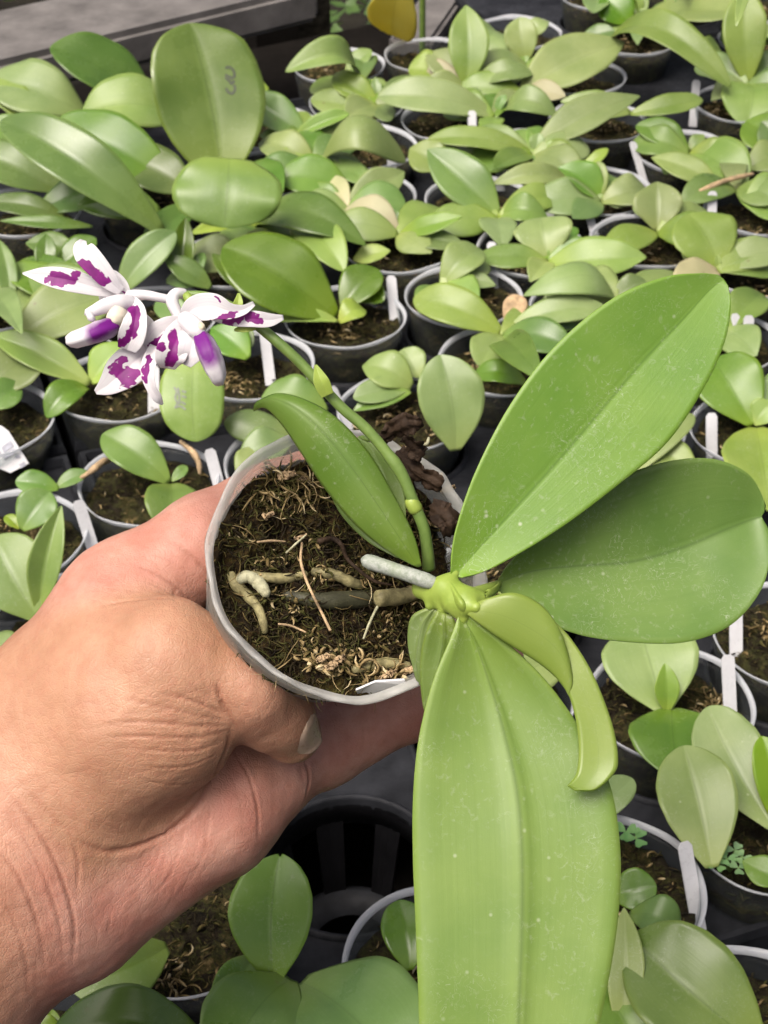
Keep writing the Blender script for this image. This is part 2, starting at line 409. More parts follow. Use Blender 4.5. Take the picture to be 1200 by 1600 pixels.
M['ink_grey'] = plain('grey_ink', (0.17, 0.20, 0.14), 0.5, 0.3, 300, 0.05)
def petal_mat():
    k = NT('petal'); geo = k.n('NewGeometry').outputs['Position']
    at = k.n('Attribute', attribute_name='mark').outputs['Fac']; am = k.n('Attribute', attribute_name='warm').outputs['Fac']
    nz = k.noise(geo, 600, 3, 0.6).outputs[0]; n2 = k.noise(geo, 260, 3, 0.6).outputs[0]
    n3 = k.noise(geo, 330, 2, 0.5).outputs[0]
    m = k.math('ADD', at, k.math('ADD', k.math('MULTIPLY', k.math('SUBTRACT', nz, 0.5), 0.35), k.math('MULTIPLY', k.math('SUBTRACT', n3, 0.5), 0.9)))
    fac = k.math('MULTIPLY', k.maprange(m, 0.40, 0.60, 0, 1), k.maprange(at, 0.0, 0.12, 0, 1))
    strk = k.n('Mapping', {0: geo}); strk.inputs['Scale'].default_value = (1, 1, 1)
    soft = k.maprange(k.math('ADD', at, k.math('MULTIPLY', k.math('SUBTRACT', n3, 0.5), 0.5)), 0.05, 0.9, 0, 1)
    fac = k.mix(k.maprange(am, 0.4, 0.7, 0, 1), fac, soft)
    pur = k.mix(k.maprange(n2, 0.35, 0.65, 0, 1), (0.16, 0.004, 0.14, 1), (0.26, 0.012, 0.22, 1))
    pur = k.mix(am, pur, (0.17, 0.008, 0.25, 1))
    white = k.mix(k.maprange(k.noise(geo, 90, 2).outputs[0], 0.4, 0.7, 0, 0.35), (0.76, 0.75, 0.76, 1), (0.70, 0.64, 0.69, 1))
    uvp = k.n('UVMap').outputs[0]; mpp = k.n('Mapping', {0: uvp}); mpp.inputs['Scale'].default_value = (16, 1.1, 1)
    white = k.mix(k.maprange(k.noise(mpp, 1.0, 2).outputs[0], 0.5, 0.62, 0, 0.22), white, (0.60, 0.47, 0.58, 1))
    cw = k.n('Attribute', attribute_name='cream').outputs['Fac']
    white = k.mix(cw, white, (0.78, 0.68, 0.36, 1))
    c = k.mix(fac, white, pur)
    p = k.n('BsdfPrincipled', {'Base Color': c, 'Roughness': 0.5, 'Subsurface Weight': 0.25, 'Subsurface Scale': 0.002, 'Specular IOR Level': 0.4, 'Normal': k.bump(n2, 0.25, 0.0006)})
    p.inputs['Subsurface Radius'].default_value = (1, 0.9, 0.95)
    tr = k.n('BsdfTranslucent', {'Color': c})
    return k.done(k.n('MixShader', {0: 0.25, 1: p, 2: tr}))
M['petal'] = petal_mat()
def skin_mat():
    k = NT('skin'); geo = k.n('NewGeometry').outputs['Position']
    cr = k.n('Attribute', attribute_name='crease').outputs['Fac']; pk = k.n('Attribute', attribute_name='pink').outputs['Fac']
    n1 = k.noise(geo, 55, 4, 0.6).outputs[0]; n2 = k.noise(geo, 260, 4, 0.65).outputs[0]
    c = k.mix(k.maprange(n1, 0.3, 0.7, 0, 1), (0.345, 0.178, 0.104, 1), (0.455, 0.255, 0.158, 1))
    pcol = k.mix(k.maprange(n1, 0.35, 0.65, 0, 1), (0.455, 0.200, 0.148, 1), (0.53, 0.288, 0.218, 1))
    c = k.mix(pk, c, pcol)
    c = k.mix(k.maprange(n2, 0.46, 0.68, 0, 0.34), c, (0.36, 0.15, 0.095, 1))
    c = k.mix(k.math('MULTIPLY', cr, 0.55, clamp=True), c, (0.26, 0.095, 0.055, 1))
    vo = k.n('TexVoronoi', {'Vector': geo, 'Scale': 1150, 'Randomness': 1.0}, feature='DISTANCE_TO_EDGE')
    v2 = k.n('TexVoronoi', {'Vector': geo, 'Scale': 420, 'Randomness': 1.0}, feature='DISTANCE_TO_EDGE')
    h = k.math('ADD', k.math('MULTIPLY', k.maprange(vo.outputs['Distance'], 0, 0.25, 0, 1), 0.5), k.math('ADD', k.maprange(v2.outputs['Distance'], 0, 0.12, 0, 0.6), k.math('MULTIPLY', n2, 0.7)))
    p = k.n('BsdfPrincipled', {'Base Color': c, 'Roughness': k.maprange(n2, 0.3, 0.7, 0.42, 0.58), 'Subsurface Weight': 0.22, 'Subsurface Scale': 0.0045,
                               'Specular IOR Level': 0.42, 'Normal': k.bump(h, 0.26, 0.0005)})
    p.inputs['Subsurface Radius'].default_value = (1.0, 0.42, 0.25)
    return k.done(p)
M['skin'] = skin_mat()
M['nail'] = plain('thumbnail', (0.46, 0.33, 0.24), 0.3, 0.12, 120, 0.06, 0.35, 0.15, c2=(0.52, 0.39, 0.29))
# ================================================================== the hand and the orchid it holds
def cam2w(V): return C0 + np.asarray(V) @ CAM3.T
def K(px, py, d): return np.array([(px-600)/F*d, (py-800)/F*d, d])
def rp(r, d): return r/F*d
HAND = [  # group, (px,py,depth,radius px) -> (px,py,depth,radius px), blend in mm
    ('p', (-200, 1730, .515, 200), (-15, 1335, .512, 165), 0),
    ('p', (-15, 1335, .512, 160), (70, 1195, .520, 118), 30),
    ('p', (60, 1215, .520, 112), (190, 945, .516, 88), 22),          # index metacarpal
    ('p', (60, 1300, .535, 110), (330, 1080, .545, 95), 25),
    ('p', (70, 1370, .530, 120), (400, 1150, .548, 85), 22),
    ('p', (125, 1392, .518, 116), (330, 1258, .524, 100), 22),       # heel of the palm
    ('p', (330, 1258, .524, 100), (402, 1212, .532, 74), 14),
    ('p', (190, 945, .514, 88), (318, 850, .520, 76), 12),           # index finger
    ('p', (318, 850, .520, 74), (425, 790, .536, 68), 6),
    ('p', (425, 790, .536, 66), (545, 735, .556, 56), 5),
    ('p', (418, 1205, .536, 66), (500, 1168, .548, 62), 7),          # finger under the pot
    ('p', (500, 1168, .548, 62), (640, 1098, .556, 56), 5),
    ('p', (640, 1098, .556, 56), (770, 1030, .560, 48), 5),
    ('p', (430, 1110, .552, 62), (600, 1020, .574, 54), 6),          # fingers behind the pot
    ('p', (600, 1020, .574, 52), (672, 972, .592, 42), 5),
    ('p', (400, 1000, .560, 66), (560, 905, .582, 54), 6),
    ('p', (560, 905, .582, 52), (610, 885, .600, 42), 5),
    ('t', (128, 1235, .511, 116), (215, 1128, .498, 128), 16),       # ball of the thumb
    ('t', (220, 1126, .496, 122), (272, 1122, .491, 96), 14),
    ('t', (110, 1120, .512, 130), (258, 1024, .487, 86), 16),
    ('t', (258, 1024, .487, 84), (388, 1072, .489, 73), 6),          # thumb
    ('t', (390, 1070, .489, 71), (428, 1112, .498, 62), 5),
    ('t', (428, 1112, .498, 61), (456, 1146, .506, 47), 4),
]
prim = []
for g, a, b, k in HAND:
    prim.append((g, K(*a[:3]), K(*b[:3]), rp(a[3], a[2]), rp(b[3], b[2]), k/1000))
def hand_f(X):
    d = None; dt = None
    for g, a, b, ra, rb, k in prim:
        e = cone_sdf(X, a, b, ra, rb)
        if g == 'p': d = e if d is None else smin(d, e, max(k, 1e-4))
        else: dt = e if dt is None else smin(dt, e, max(k, 1e-4))
    kk = np.clip((0.0-X[..., 0]/X[..., 2]*F-265)/200, 0, 1)*0.020+0.0026
    return smin(d, dt, kk)
lo = np.array([-0.205, 0.0-0.035, 0.44]); hi = np.array([0.05, 0.185, 0.625])
hv, hf = surface_nets(hand_f, lo, hi, 0.0016)
me0 = mesh('hand_coarse', cam2w(hv), hf)
tmp = bpy.data.objects.new('hand_tmp', me0); col.objects.link(tmp)
md = tmp.modifiers.new('s', 'SMOOTH'); md.factor = 0.5; md.iterations = 4
md = tmp.modifiers.new('d', 'SUBSURF'); md.levels = 1; md.render_levels = 1
bpy.context.view_layer.update()
ev = tmp.evaluated_get(bpy.context.evaluated_depsgraph_get()); me1 = bpy.data.meshes.new_from_object(ev)
bpy.data.objects.remove(tmp)
hV = np.zeros(len(me1.vertices)*3); me1.vertices.foreach_get('co', hV); hV = hV.reshape(-1, 3)
hN = np.zeros(len(me1.vertices)*3); me1.vertices.foreach_get('normal', hN); hN = hN.reshape(-1, 3)
bvh = BVHTree.FromPolygons([tuple(v) for v in hV], [tuple(p.vertices) for p in me1.polygons])
def hit(px, py):
    d = Vector(ray(px, py)).normalized(); r = bvh.ray_cast(Vector(C0), d); return r[0], r[1]
# (polyline in pixels, depth mm, half width mm): where the skin of the palm and thumb folds
CREASE = [
    ([(362, 1136), (352, 1172), (330, 1222), (300, 1268), (262, 1300), (215, 1322), (165, 1330), (118, 1312)], 1.1, 1.5),
    ([(0, 1225), (40, 1272), (78, 1330), (104, 1392), (116, 1450), (112, 1512)], .75, .95),
    ([(0, 1262), (38, 1312), (70, 1372), (92, 1440), (100, 1512)], .45, .8),
    ([(0, 1330), (30, 1372), (58, 1440), (72, 1520)], .55, .9),
    ([(0, 1395), (22, 1440), (40, 1500), (46, 1570)], .3, .8),
    ([(110, 1305), (122, 1345), (120, 1400)], .45, .8),
    ([(20, 1210), (62, 1256), (98, 1290), (130, 1302)], .35, .7), ([(118, 1232), (140, 1266), (168, 1290), (200, 1300)], .3, .6),
    ([(366, 1172), (388, 1212), (402, 1262), (404, 1312)], .6, .8), ([(350, 1196), (372, 1236), (380, 1290)], .22, .6),
    ([(330, 1236), (326, 1280), (318, 1330), (296, 1376)], .32, .7), ([(288, 1272), (282, 1318), (262, 1372), (236, 1402)], .3, .7),
    ([(252, 1304), (246, 1340), (226, 1376), (180, 1420)], .22, .6), ([(172, 1430), (168, 1462)], .3, .6), ([(150, 1442), (154, 1470)], .22, .6),
    ([(476, 1186), (482, 1215), (476, 1250)], .8, .9), ([(562, 1122), (568, 1150), (566, 1172)], .4, .6), ([(572, 1120), (579, 1146)], .3, .5),
    ([(468, 1190), (474, 1226)], .3, .6),
    # thumb: inner joint crease and the fan of wrinkles it gathers
    ([(372, 1140), (352, 1108), (344, 1088), (338, 1070)], 1.7, 1.3), ([(372, 1108), (356, 1092), (352, 1076), (356, 1060)], .4, .6),
    ([(340, 1092), (318, 1082), (300, 1072), (286, 1060)], .32, .6), ([(328, 1082), (318, 1062), (312, 1046)], .28, .6),
    ([(360, 1122), (325, 1104), (285, 1090), (248, 1084)], .8, .8), ([(362, 1128), (320, 1120), (270, 1108), (222, 1098), (192, 1092)], .6, .7),
    ([(362, 1134), (310, 1134), (255, 1130), (200, 1128), (152, 1134)], .75, .75), ([(360, 1140), (315, 1152), (265, 1152), (215, 1150), (160, 1152)], .6, .7),
    ([(352, 1156), (310, 1172), (262, 1174), (215, 1170), (170, 1170)], .5, .65), ([(342, 1176), (300, 1196), (258, 1200), (212, 1196)], .42, .6),
    ([(322, 1216), (288, 1226), (250, 1224), (205, 1212)], .36, .6), ([(290, 1108), (240, 1112), (196, 1116)], .22, .5),
    ([(300, 1250), (262, 1256), (222, 1248), (180, 1236)], .18, .5), ([(232, 1280), (196, 1272), (158, 1254)], .2, .5), ([(210, 1306), (176, 1300), (146, 1286)], .25, .5),
    ([(395, 1130), (410, 1118), (424, 1098), (430, 1072)], .12, .5), ([(446, 1122), (452, 1098), (450, 1078)], .12, .5),
    # fork between thumb and index finger
    ([(150, 948), (190, 940), (240, 936), (285, 938)], .5, .9), ([(205, 880), (246, 898), (282, 922), (292, 942)], .5, .8), ([(258, 842), (290, 862), (318, 888), (336, 908)], .55, .9),
    ([(212, 905), (250, 918), (280, 938)], .25, .6), ([(285, 908), (272, 928), (276, 946)], .45, .7), ([(236, 866), (262, 874), (292, 892)], .22, .6),
    ([(196, 868), (226, 872), (250, 882)], .2, .6), ([(342, 785), (356, 800), (360, 818)], .35, .7), ([(160, 918), (200, 922), (240, 930)], .2, .6),
]
rw_ = random.Random(31)
def scatter(n, box, ang, spread, ln, dep):
    for _ in range(n):
        x, y = rw_.uniform(box[0], box[2]), rw_.uniform(box[1], box[3]); a = R_(ang+rw_.gauss(0, spread)); l_ = rw_.uniform(*ln)
        b = rw_.gauss(0, .16); p = [(x+math.cos(a+b*t)*l_*t*.5, y+math.sin(a+b*t)*l_*t*.5) for t in (-1, -.3, .4, 1)]
        CREASE.append((p, dep*rw_.uniform(.4, 1.1), rw_.uniform(.35, .6)))
scatter(34, (110, 1075, 340, 1240), 176, 9, (30, 90), .2)
scatter(22, (0, 1240, 130, 1500), 62, 12, (40, 110), .17)
scatter(24, (180, 1270, 420, 1420), 108, 16, (30, 80), .17)
scatter(20, (110, 860, 300, 960), 24, 18, (25, 70), .16)
scatter(22, (60, 980, 240, 1100), 150, 30, (15, 40), .1)
scatter(14, (300, 1030, 420, 1110), 100, 25, (20, 50), .14)
scatter(14, (330, 1150, 470, 1260), 70, 20, (25, 60), .14)
scatter(16, (100, 1240, 260, 1320), 30, 20, (20, 60), .15)
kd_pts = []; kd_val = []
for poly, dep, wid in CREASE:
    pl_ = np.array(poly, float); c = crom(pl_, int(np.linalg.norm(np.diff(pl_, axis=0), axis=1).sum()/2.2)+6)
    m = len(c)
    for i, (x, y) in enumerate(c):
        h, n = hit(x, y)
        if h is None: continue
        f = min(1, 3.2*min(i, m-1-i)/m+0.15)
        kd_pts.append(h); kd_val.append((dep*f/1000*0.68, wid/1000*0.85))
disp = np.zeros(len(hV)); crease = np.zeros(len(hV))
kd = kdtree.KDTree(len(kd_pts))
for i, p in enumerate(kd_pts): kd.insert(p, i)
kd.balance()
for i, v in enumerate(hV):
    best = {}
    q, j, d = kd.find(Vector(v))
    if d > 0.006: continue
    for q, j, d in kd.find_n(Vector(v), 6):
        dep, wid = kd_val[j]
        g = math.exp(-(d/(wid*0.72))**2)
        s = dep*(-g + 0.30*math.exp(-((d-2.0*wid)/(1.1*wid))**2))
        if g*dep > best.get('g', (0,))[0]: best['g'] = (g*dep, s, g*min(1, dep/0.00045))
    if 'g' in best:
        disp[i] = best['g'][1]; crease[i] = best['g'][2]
# soft unevenness of flesh
from mathutils import noise as mnoise
for i, v in enumerate(hV):
    disp[i] += 0.00075*mnoise.noise(Vector(v)*55) + 0.00016*mnoise.noise(Vector(v)*240)
hV2 = hV + hN*disp[:, None]
Q = (hV - C0) @ CAM3
dp = np.full(len(Q), 9.0); dt = np.full(len(Q), 9.0)
for g, a, b, ra, rb, k in prim:
    e = cone_sdf(Q, a, b, ra, rb)
    if g == 'p': dp = np.minimum(dp, e)
    else: dt = np.minimum(dt, e)
px_ = Q[:, 0]/Q[:, 2]*F+600; py_ = Q[:, 1]/Q[:, 2]*F+800
pink = np.clip((dt-dp)/0.012+0.35, 0, 1)
wristd = np.clip((px_*0.5-py_*0.86+1180+60)/160, 0, 1)
pink *= np.clip((px_+40)/150, 0, 1)*0.95
tipd = np.hypot(px_-420, py_-1120); pink = np.maximum(pink, 0.3*np.clip(1-tipd/110, 0, 1))
faces = [tuple(p.vertices) for p in me1.polygons]
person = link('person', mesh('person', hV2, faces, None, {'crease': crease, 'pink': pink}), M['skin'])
tag(person, 'bare left hand and wrist reaching in, palm up, thumb folded over, gripping the clear pot', 'person')
# thumbnail, seen from its side at the tip of the thumb
nb_ = BVHTree.FromPolygons([tuple(v) for v in hV2], faces)
nc = np.array(P(486, 1146, .497)); ax1 = nrm(P(494, 1184, .509)-P(472, 1108, .493)); 
outd = nrm(RT*0.86 - FW*0.48 + UP*0.12); outd = nrm(outd-np.dot(outd, ax1)*ax1); sid = np.cross(ax1, outd)
nvv = []; nu_, nv_ = 15, 19
for i in range(nv_):
    for j in range(nu_):
        a = i/(nv_-1)*2-1; b = j/(nu_-1)*2-1
        # rounded rectangle outline
        bb = b*max(0.05, 1-abs(a)**3.2*(0.62 if a > 0 else 0.75))
        org = nc + ax1*a*0.0073 + sid*bb*0.0058 + outd*0.03
        r = nb_.ray_cast(Vector(org), Vector(-outd))
        p = np.array(r[0]) if r[0] is not None else nc+ax1*a*0.0073+sid*bb*0.0058
        e = 1-max(abs(a), abs(b))
        nvv.append(p + outd*(0.0001+0.0006*min(1, e*4)+ (0.0007 if a > 0.8 else 0)))
nf = [(i*nu_+j, i*nu_+j+1, (i+1)*nu_+j+1, (i+1)*nu_+j) for i in range(nv_-1) for j in range(nu_-1)]
sub('thumbnail', mesh('thumbnail', nvv, nf), M['nail'], person)

# ------------------------------------------------------------------ the held pot
rimc = P(545, 878, .470)
axis = nrm(RT*-0.30 - UP*0.30 + FW*0.90)          # from the rim to the foot
zup = -axis; xax = nrm(np.cross(UP, zup)); yax = np.cross(zup, xax)
MP = np.stack([xax, yax, zup], 1)
def pw(V): return rimc + np.asarray(V) @ MP.T
HR, HB, HH = 0.0412, 0.0288, 0.074
held = thing('potted_orchid', 'orchid with two white and purple flowers in a clear pot, held up in the hand', 'orchid', rimc+axis*HH)
def held_link(name, me, mat, label=None, kind=None):
    o = bpy.data.objects.new(name, me); col.objects.link(o); o.parent = held
    o.matrix_parent_inverse = Matrix.Translation(held.location).inverted()
    if mat is not None and not me.materials: me.materials.append(mat)
    if label: o['label'] = label
    if kind: o['kind'] = kind
    return o
prof = [(0.0, -HH)] + [(HB*0.96, -HH), (HB, -HH+0.002)]
for i in range(1, 13):
    z = -HH+0.002+(HH-0.006)*i/12; r = HB+(HR-HB)*(i/12)**0.95
    prof.append((r+(0.0004 if i in (10, 12) else 0), z))
inner = [(r-0.0009, z+0.0006) for r, z in prof[::-1]]
wr = random.Random(3); ph = [wr.uniform(0, 6.28) for _ in range(8)]
def hw(a, i):
    t = 1.0 if 9 <= i <= len(prof)+6 else 0.25
    return (0, t*(0.0005*math.sin(2*a+ph[0])+0.0003*math.sin(5*a+ph[1])))
v, f = lathe(prof+inner, 96, hw)
pot_o = held_link('pot', mesh('held_pot', pw(v), f), M['held_pot'], 'cloudy clear plastic pot with a ragged cut rim')
def rw(a, i):
    up = 0.0011*math.sin(3*a+ph[2])+0.0007*math.sin(7*a+ph[3])+0.0006*math.sin(13*a+ph[4])+0.0004*math.sin(29*a+ph[5])
    return ((up if i in (2, 3, 4) else 0.0), 0.0005*math.sin(2*a+ph[0])+0.0004*math.sin(5*a+ph[1])+0.0003*math.sin(11*a+ph[6]))
v, f = lathe([(HR-0.0002, -0.0022), (HR+0.0003, -0.0012), (HR+0.0019, 0.0006), (HR+0.0014, 0.0012), (HR+0.0004, 0.0006), (HR-0.0008, -0.0008), (HR-0.0010, -0.0022)], 160, rw)
sub('pot_rim', mesh('held_pot_rim', pw(v), f), M['held_rim'], pot_o)
# potting moss
soilz = -0.0155
def soil_h(x, y):
    r = math.hypot(x, y)/HR
    h = 0.0030*mnoise.noise(Vector((x*70, y*70, 1.3)))+0.0034*mnoise.noise(Vector((x*190, y*190, 5.1)))+0.0022*mnoise.noise(Vector((x*480, y*480, 9.1)))
    # a lumpy clump of roots on the far right, a hollow by the crown
    c = pix_to_pot(668, 760); h += 0.009*math.exp(-((x-c[0])**2+(y-c[1])**2)/0.013**2)
    c = pix_to_pot(600, 960); h -= 0.005*math.exp(-((x-c[0])**2+(y-c[1])**2)/0.012**2)
    return soilz + h - 0.002*r*r
def pix_to_pot(px, py, z=None):
    z = soilz if z is None else z
    pl = rimc + zup*z; rv = ray(px, py); t = np.dot(pl-C0, zup)/np.dot(rv, zup)
    q = (C0+rv*t)-rimc; return np.array([q@xax, q@yax, q@zup])
def S(px, py, h=0.0):
    """point above the moss surface under a pixel"""
    q = pix_to_pot(px, py, soilz+h)
    for _ in range(3): q = pix_to_pot(px, py, soil_h(q[0], q[1])+h)
    return pw(q)
NR, NA = 84, 220; sv = [(0, 0, soil_h(0, 0))]; sf = []
for i in range(1, NR+1):
    for j in range(NA):
        a = 2*math.pi*j/NA; r = (HR-0.0022)*i/NR
        x, y = r*math.cos(a), r*math.sin(a); sv.append((x, y, soil_h(x, y)))
for j in range(NA): sf.append((0, 1+j, 1+(j+1) % NA))
for i in range(NR-1):
    for j in range(NA):
        a, b = 1+i*NA+j, 1+i*NA+(j+1) % NA; sf.append((a, a+NA, b+NA, b))
base0 = 1+(NR-1)*NA
for k_ in range(1, 8):
    for j in range(NA):
        a = 2*math.pi*j/NA; z = soilz-0.003-(HH+soilz-0.006)*k_/7; r = HB+(HR-HB)*((z+HH)/HH)-0.0015-0.0006*(1+mnoise.noise(Vector((math.cos(a)*9, math.sin(a)*9, z*300))))
        sv.append((r*math.cos(a), r*math.sin(a), z))
    for j in range(NA):
        a, b = base0+(k_-1)*NA+j, base0+(k_-1)*NA+(j+1) % NA; sf.append((a, a+NA, b+NA, b))
moss_o = held_link('moss', mesh('held_moss', pw(sv), sf), M['held_moss'])
def strands(n, place, up, seed, Lr=(0.003, 0.012), Rr=(0.00012, 0.00035), tones=(0, 1), lift=0.0015, flat=0.3):
    """curled fibres, each a three-sided tapered tube: returns verts, faces, tone per vertex"""
    rg = random.Random(seed); V = []; Fc = []; T = []
    up = np.asarray(up)
    e1 = nrm(np.cross(up, [0.3, 0.9, 0.21])); e2 = np.cross(up, e1)
    for _ in range(n):
        p = np.array(place(rg)); a = rg.uniform(0, 6.28); L = rg.uniform(*Lr); r0 = rg.uniform(*Rr)
        tone = rg.triangular(tones[0], tones[1], tones[0]+(tones[1]-tones[0])*0.4); el_ = abs(rg.gauss(0, flat)); curl = rg.uniform(-2.6, 2.6)
        o = len(V); ns = 5; q = p+up*rg.uniform(-0.0005, lift); d2 = rg.uniform(-1, 1)
        for i in range(ns):
            t = i/(ns-1); ang = a+curl*t
            rr = r0*(1-0.75*abs(2*t-1)**2)
            dirv = math.cos(ang)*e1+math.sin(ang)*e2; nv = np.cross(dirv, up)
            for kk in range(3):
                th = kk*2.094
                V.append(q+rr*(math.cos(th)*nv+math.sin(th)*up)); T.append(tone*(0.85+0.3*t))
            q = q+(dirv*math.cos(el_)+up*math.sin(el_)*(1-2.0*t)*1.0+up*d2*0.1)*L/(ns-1)
        for i in range(ns-1):
            for kk in range(3):
                a0, b0 = o+i*3+kk, o+i*3+(kk+1) % 3; Fc.append((a0, b0, b0+3, a0+3))
    return V, Fc, T
def in_pot(rg):
    a = rg.uniform(0, 6.28); r = (HR-0.004)*math.sqrt(rg.random()); x, y = r*math.cos(a), r*math.sin(a)
    return pw((x, y, soil_h(x, y)))
V1, F1, T1 = strands(5200, in_pot, zup, 5, (0.0012, 0.0055), (0.00010, 0.00040), (0.0, 0.74), 0.0008, 0.2)
V2, F2, T2 = strands(230, in_pot, zup, 6, (0.004, 0.013), (0.00010, 0.00026), (0.35, 1.0), 0.002, 0.3)
def in_clump(rg):
    cx, cy = CL[rg.randrange(len(CL))]; return S(cx+rg.gauss(0, 11), cy+rg.gauss(0, 8), 0.0006)
rc = random.Random(44); CL = []
while len(CL) < 26:
    q_ = (rc.uniform(360, 720), rc.uniform(690, 1070)); pp_ = pix_to_pot(*q_)
    if math.hypot(pp_[0], pp_[1]) < HR-0.007: CL.append(q_)
def near(px, py, sx, sy):
    def g_(rg):
        while True:
            x, y = px+rg.gauss(0, sx), py+rg.gauss(0, sy); q = pix_to_pot(x, y)
            if math.hypot(q[0], q[1]) < HR-0.005: return S(x, y, 0.0005)
    return g_
V3, F3, T3 = strands(260, near(668, 752, 18, 32), zup, 8, (0.002, 0.008), (0.0002, 0.0006), (0.1, 0.95), 0.003, 0.7)
V4, F4, T4 = strands(90, near(520, 1035, 28, 9), zup, 9, (0.002, 0.006), (0.0003, 0.0010), (0.6, 1.0), 0.002, 0.5)
V5, F5, T5 = strands(60, near(620, 1055, 26, 8), zup, 10, (0.002, 0.007), (0.0003, 0.0009), (0.5, 1.0), 0.002, 0.5)
V6, F6, T6 = strands(120, near(445, 750, 34, 18), zup, 12, (0.004, 0.012), (0.00015, 0.0005), (0.4, 1.0), 0.003, 0.5)
V7, F7, T7 = strands(900, in_clump, zup, 15, (0.001, 0.004), (0.0002, 0.0007), (0.25, 1.0), 0.0012, 0.5)
allV = []; allF = []; allT = []
for v_, f_, t_ in ((V1, F1, T1), (V2, F2, T2), (V3, F3, T3), (V4, F4, T4), (V5, F5, T5), (V6, F6, T6), (V7, F7, T7)):
    o = len(allV); allV += list(v_); allF += [tuple(i+o for i in q) for q in f_]; allT += t_
sub('moss_strands', mesh('held_moss_strands', allV, allF, None, {'tone': allT}), M['strand'], moss_o, 'stuff')
# roots, twigs, dead leaves lying on the moss
def sroot(name, pts, rad, mat, h=0.0015, label=None, n=26):
    c = crom(np.array([S(x, y, h) for x, y in pts]), n)
    rr = np.interp(np.linspace(0, 1, n), np.linspace(0, 1, len(rad)), [rp(r, .475) for r in rad])
    sd2 = random.Random(int(pts[0][0])); rr = rr*(1+0.07*np.sin(np.linspace(0, 9, n)+sd2.uniform(0, 6))+0.04*np.sin(np.linspace(0, 31, n)))
    v, f = tube(c, rr, 10); return held_link(name, mesh(name, v, f), M[mat], label)
sroot('root', [(372, 905), (388, 901), (404, 911), (417, 929)], [8, 10.5, 11, 8], 'root_pale', 0.002, 'pale stubby root curling at the pot wall')
sroot('root', [(360, 895), (368, 912), (386, 930), (402, 948), (410, 968), (414, 988)], [6, 9, 9, 8, 7, 5], 'root_olive', 0.0014)
sroot('root', [(392, 896), (425, 903), (452, 903), (478, 897)], [5, 8, 8, 6], 'root_olive', 0.0014)
sroot('root', [(488, 893), (520, 897), (545, 908), (566, 916)], [6, 9, 9, 6], 'root_olive', 0.0014)
sroot('root', [(552, 1046), (580, 1040), (604, 1036), (640, 1040)], [6, 10, 10, 6], 'root_olive', 0.0015)
sroot('root', [(445, 930), (500, 938), (560, 936), (610, 932)], [9, 13, 15, 13], 'root_dark', 0.0005)
sroot('root', [(590, 935), (625, 932), (648, 926), (662, 918)], [13, 14, 12, 7], 'root_olive', 0.004, 'olive root tip with a brown end below the silver root')
sroot('twig', [(498, 846), (520, 842), (534, 852), (542, 872), (560, 890), (585, 908), (612, 914)], [5, 5, 4, 3, 3, 3, 2], 'dead', 0.004)
sroot('twig', [(472, 848), (470, 876), (478, 905), (490, 932), (502, 956), (516, 985)], [2.2]*6, 'husk', 0.004)
sroot('twig', [(568, 998), (578, 972), (590, 948), (606, 922)], [1.6, 2.2, 2.4, 3], 'root_pale', 0.006)
sroot('twig', [(402, 847), (424, 845), (446, 846)], [1.6, 2.2, 1.2], 'husk', 0.004)
sroot('twig', [(447, 864), (462, 850), (478, 836)], [1.6, 1.8, 1.2], 'root_pale', 0.005)
sroot('twig', [(435, 975), (455, 978), (478, 988)], [1.6, 2, 1.2], 'husk', 0.004)
sroot('twig', [(632, 700), (640, 722), (655, 738), (662, 752)], [4, 5, 4, 2], 'husk', 0.014, 'curled tan root on the dark clump')
sroot('twig', [(640, 690), (652, 694), (666, 694), (670, 684)], [3, 3, 3, 2], 'root_pale', 0.016)
ac = crom(np.array([P(566, 874, .461), P(584, 880, .460), (P(612, 889, .4585)), P(645, 900, .457), P(680, 912, .456)]), 40)
ar = np.interp(np.linspace(0, 1, 40), [0, .06, .2, .6, .9, 1], [rp(r, .46) for r in (5, 10, 12.5, 11.5, 12.5, 10)])
v, f = tube(ac, ar, 14)
held_link('aerial_root', mesh('aerial_root', v, f), M['root_silver'], 'silvery grey aerial root')
def crumple(name, pts, w, dpt, seed, mat='dead', label=None):
    """a shrivelled leaf scrap: folded, wavy blade"""
    m = crom(np.array([P(x, y, d) for (x, y), d in zip(pts, dpt)]), 26); rg = random.Random(seed)
    ww = np.interp(np.linspace(0, 1, 26), np.linspace(0, 1, len(w)), [rp(x, .46) for x in w])
    tan = np.gradient(m, axis=0); tan /= np.linalg.norm(tan, axis=1)[:, None]
    s1 = np.cross(tan, FW); s1 /= np.linalg.norm(s1, axis=1)[:, None]
    tw = np.cumsum([rg.gauss(0, 0.22) for _ in range(26)])[:, None]
    sd_ = s1*np.cos(tw)+np.cross(tan, s1)*np.sin(tw)
    dn = -FW*0.004
    L = m-sd_*ww[:, None]/2+np.array([dn*rg.uniform(-.6, .9) for _ in range(26)])*0.35; Rr = m+sd_*ww[:, None]/2+np.array([dn*rg.uniform(-.9, .6) for _ in range(26)])*0.35
    v, f, uv = sheet(L, m, Rr, 5, 0.0008, 0.25, 0.16, seed)
    return held_link(name, mesh(name, v, f, uv), M[mat], label)
crumple('dead_leaf', [(594, 690), (615, 672), (640, 662), (660, 660)], [14, 34, 40, 22], [.470, .466, .462, .461], 21, 'dead', 'shrivelled dark brown leaf at the back rim')
crumple('dead_leaf', [(630, 682), (648, 700), (662, 712)], [18, 40, 26], [.472, .470, .472], 22)
crumple('dead_leaf', [(672, 790), (690, 802), (704, 818), (700, 838)], [26, 44, 42, 20], [.470, .466, .464, .468], 23)
crumple('dead_leaf', [(620, 705), (650, 735), (690, 760)], [30, 44, 30], [.478, .474, .472], 27)
